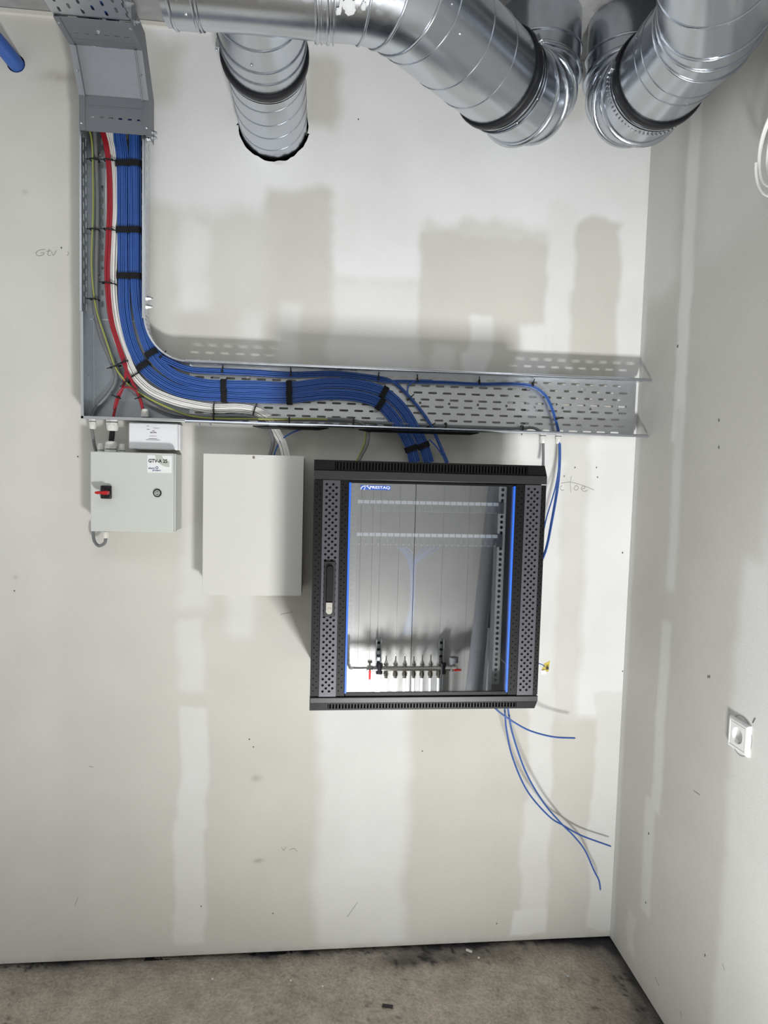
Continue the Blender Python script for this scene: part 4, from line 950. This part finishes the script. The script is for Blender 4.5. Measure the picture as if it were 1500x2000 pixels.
# swing handle with key lock
hz1, hz0 = at(645, 1096, DR).z, at(645, 1203, DR).z; hx0, hx1 = RU(.052), RU(.098)
hd = MB().box(hx0, hx1, yd0-.010, yd0-.0005, hz0, hz1).build('handle', 'blackplastic', door, bevel=.001)
hc_ = (hx0+hx1)/2-.0005
hl = MB(); pr = [(hc_+.0088*math.cos(R_(t)), hz1-.018+.0088*math.sin(R_(t))) for t in range(0, 181, 15)]+[(hc_-.0088, hz0+.042), (hc_+.0088, hz0+.042)]
hl.prism([(x, yd0-.010, z) for x, z in pr], (0, -.009, 0)).build('handle_lever', 'black', door, bevel=.0015)
pr = [(hc_+.0085*math.cos(R_(t)), hz0+.016+.0085*math.sin(R_(t))) for t in range(180, 361, 15)]+[(hc_+.0085, hz0+.039), (hc_-.0085, hz0+.039)]
MB().prism([(x, yd0-.010, z) for x, z in pr], (0, -.008, 0)).build('lock', 'chrome', door, bevel=.001, label='chrome key lock')
MB().lathe((hc_, yd0-.018, hz0+.020), (0, -1, 0), [(0, .006), (.002, .0056), (.002, .003), (.003, .003)], 18).build('lock_cap', 'chrome', door)
# maker's plate
P = lambda px, py: at(px, py, DR+.0005)
a, b_ = P(705, 946.5), P(763, 958.5)
MB().box(a.x-.001, b_.x, yd0+.0012, yd0+.0019, b_.z+.001, a.z-.001).build('name_plate', 'logoblue', door, smooth=0, label='blue and white maker plate')
hh_ = a.z-b_.z
pp = a.x+.0235
text('lettering', 'PRESTAQ', (pp, yd0+.0008, b_.z+hh_*.22), U, V, hh_*.58, 'labelwhite', door, w=b_.x-pp-.002, bold=.012)
def arcs(pts, wd):
    b = MB()
    for p, q in zip(pts[:-1], pts[1:]):
        p, q = Vector((p[0], yd0+.0008, p[1])), Vector((q[0], yd0+.0008, q[1])); t = q-p; b.obox((p+q)/2, t*.53, (0, .0003, 0), t.normalized().cross(Vector((0, 1, 0)))*wd)
    b.build('emblem', 'labelwhite', door, smooth=0)
ax_, az_ = a.x, b_.z
arcs([(ax_+.0105-.0105*math.cos(R_(t)), az_+.002+hh_*.62*math.sin(R_(t))) for t in range(0, 100, 12)]+[(ax_+.017, az_+.010), (ax_+.024, az_+.003)], .0009)
arcs([(ax_+.0075+.004*math.sin(R_(t)), az_+.001+.012*(1-math.cos(R_(t)))) for t in range(0, 95, 15)], .0007)
arcs([(ax_+.011, az_+hh_*.72), (ax_+.019, az_+hh_*.86)], .0007)
# 19 inch rails
for xx, rm_ in ((RU(.172), 'panel'), (RU(.838), 'gland')):
    b = MB()
    b.plate((xx-.011, -DR+.065, bz+.01), (0, 0, 1), (1, 0, 0), tz-bz-.02, .022, [(.011, .004)], .0148, .0095, .0094); b.build('mounting_rail', rm_, rk, smooth=0)
    MB().box(xx-.0112, xx-.0098, -DR+.065, -DR+.10, bz+.01, tz-.01).build('rail_web', rm_, rk, smooth=0)
# patch panels with ports and label strips
DP = DR-.062
def patch_panel(pyt, pyb, label):
    a, b_ = at(680, pyt, DP), at(990, pyb, DP); pxa, pxb = RU(.165), RU(.845)
    o = MB().box(pxa, pxb, -DP, -DP+.003, b_.z, a.z+.004).build('patch_panel', 'panel', rk, bevel=.0006, label=label)
    n = 23; wq = (pxb-pxa-.03)/n
    lm = lsm = pm = None
    for i in range(n):
        xx = pxa+.015+wq*i
        q = MB().box(xx+.0012, xx+wq-.0012, -DP-.0016, -DP-.0002, a.z-.006, a.z+.003).build('label_strip', 'labelwhite', o, smooth=0)
        pz = (a.z+b_.z)/2-.004
        MB().box(xx+.003, xx+wq-.003, -DP-.003, -DP-.0002, pz-.007, pz+.007).build('port', 'port', o, smooth=0)
        MB().box(xx+wq*.5-.001, xx+wq*.5+.001, -DP-.0012, -DP-.0002, b_.z+.002, b_.z+.004).build('status_light', 'labelwhite', o, smooth=0)
    MB().box(pxa, pxb, -DP+.003, -DP+.07, b_.z+.002, b_.z+.004).build('cable_shelf', 'panel', o, smooth=0)
    return o
patch_panel(978, 1004, 'upper patch panel with a row of white labels behind the cabinet glass')
patch_panel(1042, 1069, 'lower patch panel with a row of white labels behind the cabinet glass')
for i, (x_, s_) in enumerate(((775, 0), (780, 2), (786, 4), (792, 6), (832, 10), (842, 12), (848, 14), (858, 16))):
    P_ = [at(x_, 1068, DP-.004), at(x_+(12 if x_ < 800 else -12), 1078, DP-.01), at(798+s_, 1098, DP-.03), at(802+s_*.5, 1130, DP-.06), at(800+s_*.5, 1190, DP-.09), at(786+s_, 1240, DP-.12)]
    tag(MB().tube(spline(P_, .012), .0024, 7).build('patch_cable', 'blue'), 'thin blue patch cable hanging inside the cabinet below the panels', 'cable', 'patch cables inside the cabinet')

# yellow tag on the cable beside the cabinet
c = at(1064, 1303, .20)
yt = thing('cable_tag', c, 'crumpled yellow tag on a blue wire beside the cabinet right edge', 'tag')
MB().add([c+Vector(v) for v in ((-.012, 0, -.018), (.010, -.006, -.012), (.016, .004, .008), (-.004, -.004, .012), (.014, -.006, .022), (-.006, .002, -.002))], [(0, 1, 5), (1, 2, 3, 5), (3, 2, 4)]).build('tag_paper', 'yellowtag', yt, smooth=0, solid=.0008)
MB().add([c+Vector(v) for v in ((.002, -.008, -.006), (.010, -.009, -.004), (.009, -.008, .004), (.002, -.007, .002))], [(0, 1, 2, 3)]).build('printed_block', 'ink', yt, smooth=0, solid=.0006)
MB().add([c+Vector(v) for v in ((-.012, -.003, -.022), (.004, -.006, -.020), (.002, -.004, -.008), (-.012, -.002, -.010))], [(0, 1, 2, 3)]).build('tag_paper', 'sticker', yt, smooth=0, solid=.0008)
MB().tube(spline([c+Vector((rx1-.005-c.x, .02, .03)), c+Vector((-.02, 0, .012)), c+Vector((0, -.003, .002))], .006), .0016, 6).build('wire', 'blue', yt)

# loose blue cable ends below the cabinet
LC = [([(955, 1370, .16), (972, 1388, .17), (1000, 1408, .18), (1035, 1427, .17), (1080, 1439, .14), (1122, 1441.5, .12)], 'blue cable end sticking out to the right under the cabinet, shortest of three'),
      ([(984, 1360, .15), (986, 1390, .15), (990, 1430, .14), (1002, 1482, .12), (1030, 1545, .09), (1072, 1594, .06), (1100, 1612, .05), (1136, 1632, .045), (1192, 1652.5, .05)], 'hanging blue cable under the cabinet whose end points right to the corner'),
      ([(990, 1360, .16), (993, 1390, .16), (1003, 1440, .15), (1028, 1510, .12), (1062, 1568, .08), (1096, 1608, .056), (1120, 1632, .055), (1142, 1660, .06), (1160, 1700, .07), (1170, 1720, .075), (1172.5, 1737, .08)], 'hanging blue cable under the cabinet that droops lowest')]
for P_, lab_ in LC:
    o = tag(MB().tube(spline(px_path(P_), .01), .0028, 8).build('data_cable', 'blue', smooth=80), lab_, 'cable')
    e = px_path(P_)[-1]; f_ = px_path(P_)[-2]; t = (e-f_).normalized(); MB().lathe(e, t, [(-.001, .0022), (.003, .002)], 8).build('cable_core', 'grey', o)

# ------------------------------------------------------------------ wall socket on the right wall
sc_c = at_right(1447.5, 1437, 0); S = .0395
so = thing('wall_socket', sc_c, 'white round-pin power socket on the right wall', 'socket')
cy, cz = sc_c.y, sc_c.z; X_ = XR
fr = MB()
prof = [(S, .0), (S, .006), (S*.92, .0105), (S*.76, .0115), (S*.74, .009)]
vs_ = []; fs_ = []
for s_, h_ in prof: vs_ += [(X_-h_, cy+s_*a, cz+s_*b) for a, b in ((-1, -1), (1, -1), (1, 1), (-1, 1))]
for i in range(len(prof)-1):
    for k in range(4): a_, b2 = i*4+k, i*4+(k+1) % 4; fs_.append((a_, a_+4, b2+4, b2))
fr.add(vs_, fs_).build('frame', 'socket', so, smooth=0, bevel=.0016)
n = 32; s_ = S*.725; vs_ = []; fs_ = []
def sq(a): k = 1/max(abs(math.cos(a)), abs(math.sin(a))); return math.cos(a)*k, math.sin(a)*k
ringsd = [('q', s_, .0085), ('q', s_, .0105), ('c', .0205, .0105), ('c', .0195, .0085), ('c', .0190, -.004)]
for kind, r_, h_ in ringsd:
    for k in range(n):
        a = 2*math.pi*(k+.0)/n; y_, z_ = sq(a) if kind == 'q' else (math.cos(a), math.sin(a)); vs_.append((X_-h_, cy+y_*r_, cz+z_*r_))
for i in range(len(ringsd)-1):
    for k in range(n): a_, b2 = i*n+k, i*n+(k+1) % n; fs_.append((a_, a_+n, b2+n, b2))
fs_.append(tuple(4*n+k for k in range(n)))
MB().add(vs_, fs_).build('insert', 'socket', so, smooth=30)
for yy in (-.0095, .0095): MB().lathe((X_+.0035, cy+yy, cz), (-1, 0, 0), [(0, .0026), (.001, .0026)], 12).build('pin_hole', 'dark', so)
for zz in (-.0188, .0188): MB().box(X_-.006, X_+.003, cy-.002, cy+.002, cz+zz-.001, cz+zz+.001).build('earth_clip', 'chrome', so)
ringc = MB()
for k in range(48):
    a0, a1 = 2*math.pi*k/48, 2*math.pi*(k+1)/48; p, q = Vector((X_-.0006, cy+.047*math.cos(a0)*.9, cz+.050*math.sin(a0))), Vector((X_-.0006, cy+.047*math.cos(a1)*.9, cz+.050*math.sin(a1)))
    ringc.obox((p+q)/2, (q-p)*.55, (.0004, 0, 0), (q-p).normalized().cross(Vector((1, 0, 0)))*.0005)
ringc.build('pencil_mark', 'pencil', wr, smooth=0)
for (p, q) in (((1423, 1454), (1427, 1452)), ((1470, 1412), (1475, 1403))):
    a, b_ = at_right(*p, .0006), at_right(*q, .0006); MB().obox((a+b_)/2, (b_-a)*.5, (.0005, 0, 0), (b_-a).normalized().cross(Vector((1, 0, 0)))*.0012).build('scuff', 'scuff', wr, smooth=0)

# white cable coil hanging at the right edge
cc = at_right(1545, 262, .03); hl = []
for i in range(5*40+1):
    a = 2*math.pi*i/40; k = 1+.10*math.sin(i*.11); hl.append(cc+Vector((.012*math.sin(i*.05)-.004*(i/40), math.cos(a)*.080*k, math.sin(a)*.095*k-.006*(i/40))))
tag(MB().tube(hl, .0036, 7).build('cable_coil', 'white', smooth=80), 'coil of white cable hanging on the right wall at the picture edge', 'cable')

# ------------------------------------------------------------------ litter on the floor
def on_floor(px, py): p = floor_pt(px, py); p.z = .002; return p
p = on_floor(757, 1966); tag(MB().obox(p, (.016, -.004, 0), (.0015, .006, 0), (0, 0, .0012)).build('tape_scrap', 'rubber', bevel=.0005), 'scrap of black tape lying on the screed floor', 'scrap')
p = on_floor(916, 1859); tag(MB().obox(p+Vector((0, 0, .002)), (.009, -.006, 0), (.002, .003, 0), (0, 0, .0025)).build('plaster_chip', 'plaster_crumb', bevel=.001), 'oblong white plaster chip on the floor near the back wall', 'debris')
p = on_floor(1109, 1909); tag(MB().lathe(p+Vector((0, 0, .001)), (.2, 0, 1), [(0, .006), (.002, .006), (.003, .0025), (.004, .002)], 10).build('dropped_screw', 'zinc'), 'shiny metal screw cap lying on the floor right of centre', 'screw')
for px, py, lb in ((415, 1914, 'tiny white crumb on the floor left of centre'), (935, 1872, 'tiny white crumb just right of the oblong plaster chip'), (568, 1917, 'tiny pale crumb on the floor, left of the larger one beside it'), (630, 1928, 'small pale crumb on the floor below the wide white filler strip')):
    p = on_floor(px, py); tag(MB().obox(p+Vector((0, 0, .001)), (.003, .001, 0), (-.001, .002, .0005), (0, 0, .0018)).build('plaster_crumb', 'plaster_crumb', bevel=.0008), lb, 'debris')

# ------------------------------------------------------------------ what stands behind the camera and shows in the glass
mf = thing('heating_manifold', at_mirror(808, 1310, .06), 'chrome heating manifold with white pipes, seen mirrored in the cabinet glass', 'manifold')
Q = lambda px, py, off=.10: at_mirror(px, py, off)
l_, r_ = Q(727, 1306), Q(884, 1307)
zm = l_.z; MB().tube([(l_.x, l_.y, zm), (r_.x, l_.y, zm)], .016, 16).build('manifold_bar', 'chrome', mf)
for px in (740, 862):
    a, b_ = Q(px, 1249, .03), Q(px, 1420, .03)
    MB().box(a.x-.016, a.x-.010, a.y-.028, a.y+.012, b_.z, a.z).box(a.x+.010, a.x+.016, a.y-.028, a.y+.012, b_.z, a.z).box(a.x-.016, a.x+.016, a.y-.028, a.y-.024, b_.z, a.z).build('bracket', 'tray', mf)
    for zz in (.02, .06, .10, .14): MB().box(a.x-.010, a.x+.010, a.y-.024, a.y-.018, a.z-zz-.012, a.z-zz).build('bracket_slot', 'dark', mf, smooth=0)
    MB().lathe((a.x, l_.y, zm-.03), (0, 0, 1), [(0, .02), (.06, .02)], 14).build('clamp', 'blackplastic', mf)
for px in (754, 772.5, 790.5, 808, 824.5, 841, 857):
    p = Q(px, 1306); xx, yy = p.x, l_.y
    MB().lathe((xx, yy, zm), (0, 0, 1), [(0, .010), (.022, .010), (.022, .015), (.03, .015), (.034, .010), (.045, .008), (.048, .004), (.075, .004), (.08, .006)], 12).build('flow_valve', 'chrome', mf, smooth=25)
    MB().lathe((xx, yy, zm), (0, 0, -1), [(0, .010), (.02, .010), (.02, .016), (.042, .016), (.046, .012), (.055, .012)], 10).build('union_nut', 'chrome', mf, smooth=25)
    MB().tube(spline([(xx, yy, zm-.05), (xx+.002, yy-.005, zm-.16), (xx, yy-.01, .02)], .05), .0085, 10).build('white_pipe', 'pexwhite', mf)
for px, s in ((722, -1), (886, 1)):
    p = Q(px, 1306); MB().lathe((p.x-.02, l_.y, zm), (1, 0, 0), [(0, .014), (.006, .02), (.034, .02), (.04, .014)], 12).build('ball_valve', 'chrome', mf)
    MB().obox((p.x+(.02 if s > 0 else 0), l_.y+.02, zm-(.03 if s < 0 else .004)), (.006, 0, 0) if s < 0 else (.022, 0, 0), (0, .004, 0), (0, 0, .028) if s < 0 else (0, 0, .006)).build('valve_lever', 'redplastic', mf, bevel=.002)
    MB().lathe((p.x, l_.y, zm+.02), (0, 0, 1), [(0, .006), (.015, .006), (.015, .026 if s > 0 else .014), (.045 if s > 0 else .03, .026 if s > 0 else .014)], 16).build('vent_cap', 'pipe_grey' if s > 0 else 'chrome', mf)
a = Q(716, 1305); b_ = Q(680, 1300); MB().tube(spline([(a.x, l_.y, zm), (b_.x+.03, l_.y, zm+.002), (b_.x, l_.y, zm+.03), (b_.x-.006, l_.y, zm+.2)], .02), .011, 10).build('supply_pipe', 'chrome', mf)
def lean(name, p, q, r, m, label, cat, n=16):
    p, q = Vector(p), Vector(q); t = (q-p).normalized()
    if n > 6:
        o = thing(name, p, label, cat); MB().tube([p, q], r, n).build('barrel', m, o, smooth=60)
        MB().lathe(q-t*.12, t, [(0, r), (.004, r*1.12), (.12, r*1.12)], n, False).build('socket_end', m, o); return o
    e1, e2 = frame(t); b = MB()      # thin-walled C profile
    o = thing(name, p, label, cat)
    b.obox((p+q)/2, t*((q-p).length/2), e1*r, e2*.0008); b.build('web', m, o)
    for s in (-1, 1): MB().obox((p+q)/2+e1*s*r+e2*r*.5, t*((q-p).length/2), e1*.0008, e2*r*.5).build('flange', m, o)
    return o
fp = lambda px, py, off: (lambda v: Vector((v.x, v.y, 0)))(at_mirror(px, py, off))
a, b_ = at_mirror(925, 1360, .20), at_mirror(972, 940, .09); t = b_-a; p0 = a-t*(a.z-.03)/t.z; p1 = a+t*((2.15-a.z)/t.z)
lean('plastic_pipe', p0, p1, .05, 'pipe_grey', 'wide grey plastic pipe leaning in the corner, seen mirrored in the cabinet glass', 'pipe')
for (x0_, y0_, x1_, y1_, off, top, r_, lb) in ((946, 1360, 957, 1226, .24, None, .018, 'shorter steel stud profile leaning in the corner, seen mirrored in the glass'), (958, 1360, 962, 1240, .28, 1.6, .014, 'taller steel stud profile leaning in the corner, seen mirrored in the glass')):
    a, b_ = at_mirror(x0_, y0_, off), at_mirror(x1_, y1_, off-.05); t = b_-a; p0 = a-t*((a.z-.002)/t.z); p1 = b_ if top is None else a+t*((top-a.z)/t.z)
    lean('stud_profile', p0, p1, r_, 'tray', lb, 'profile', n=4)
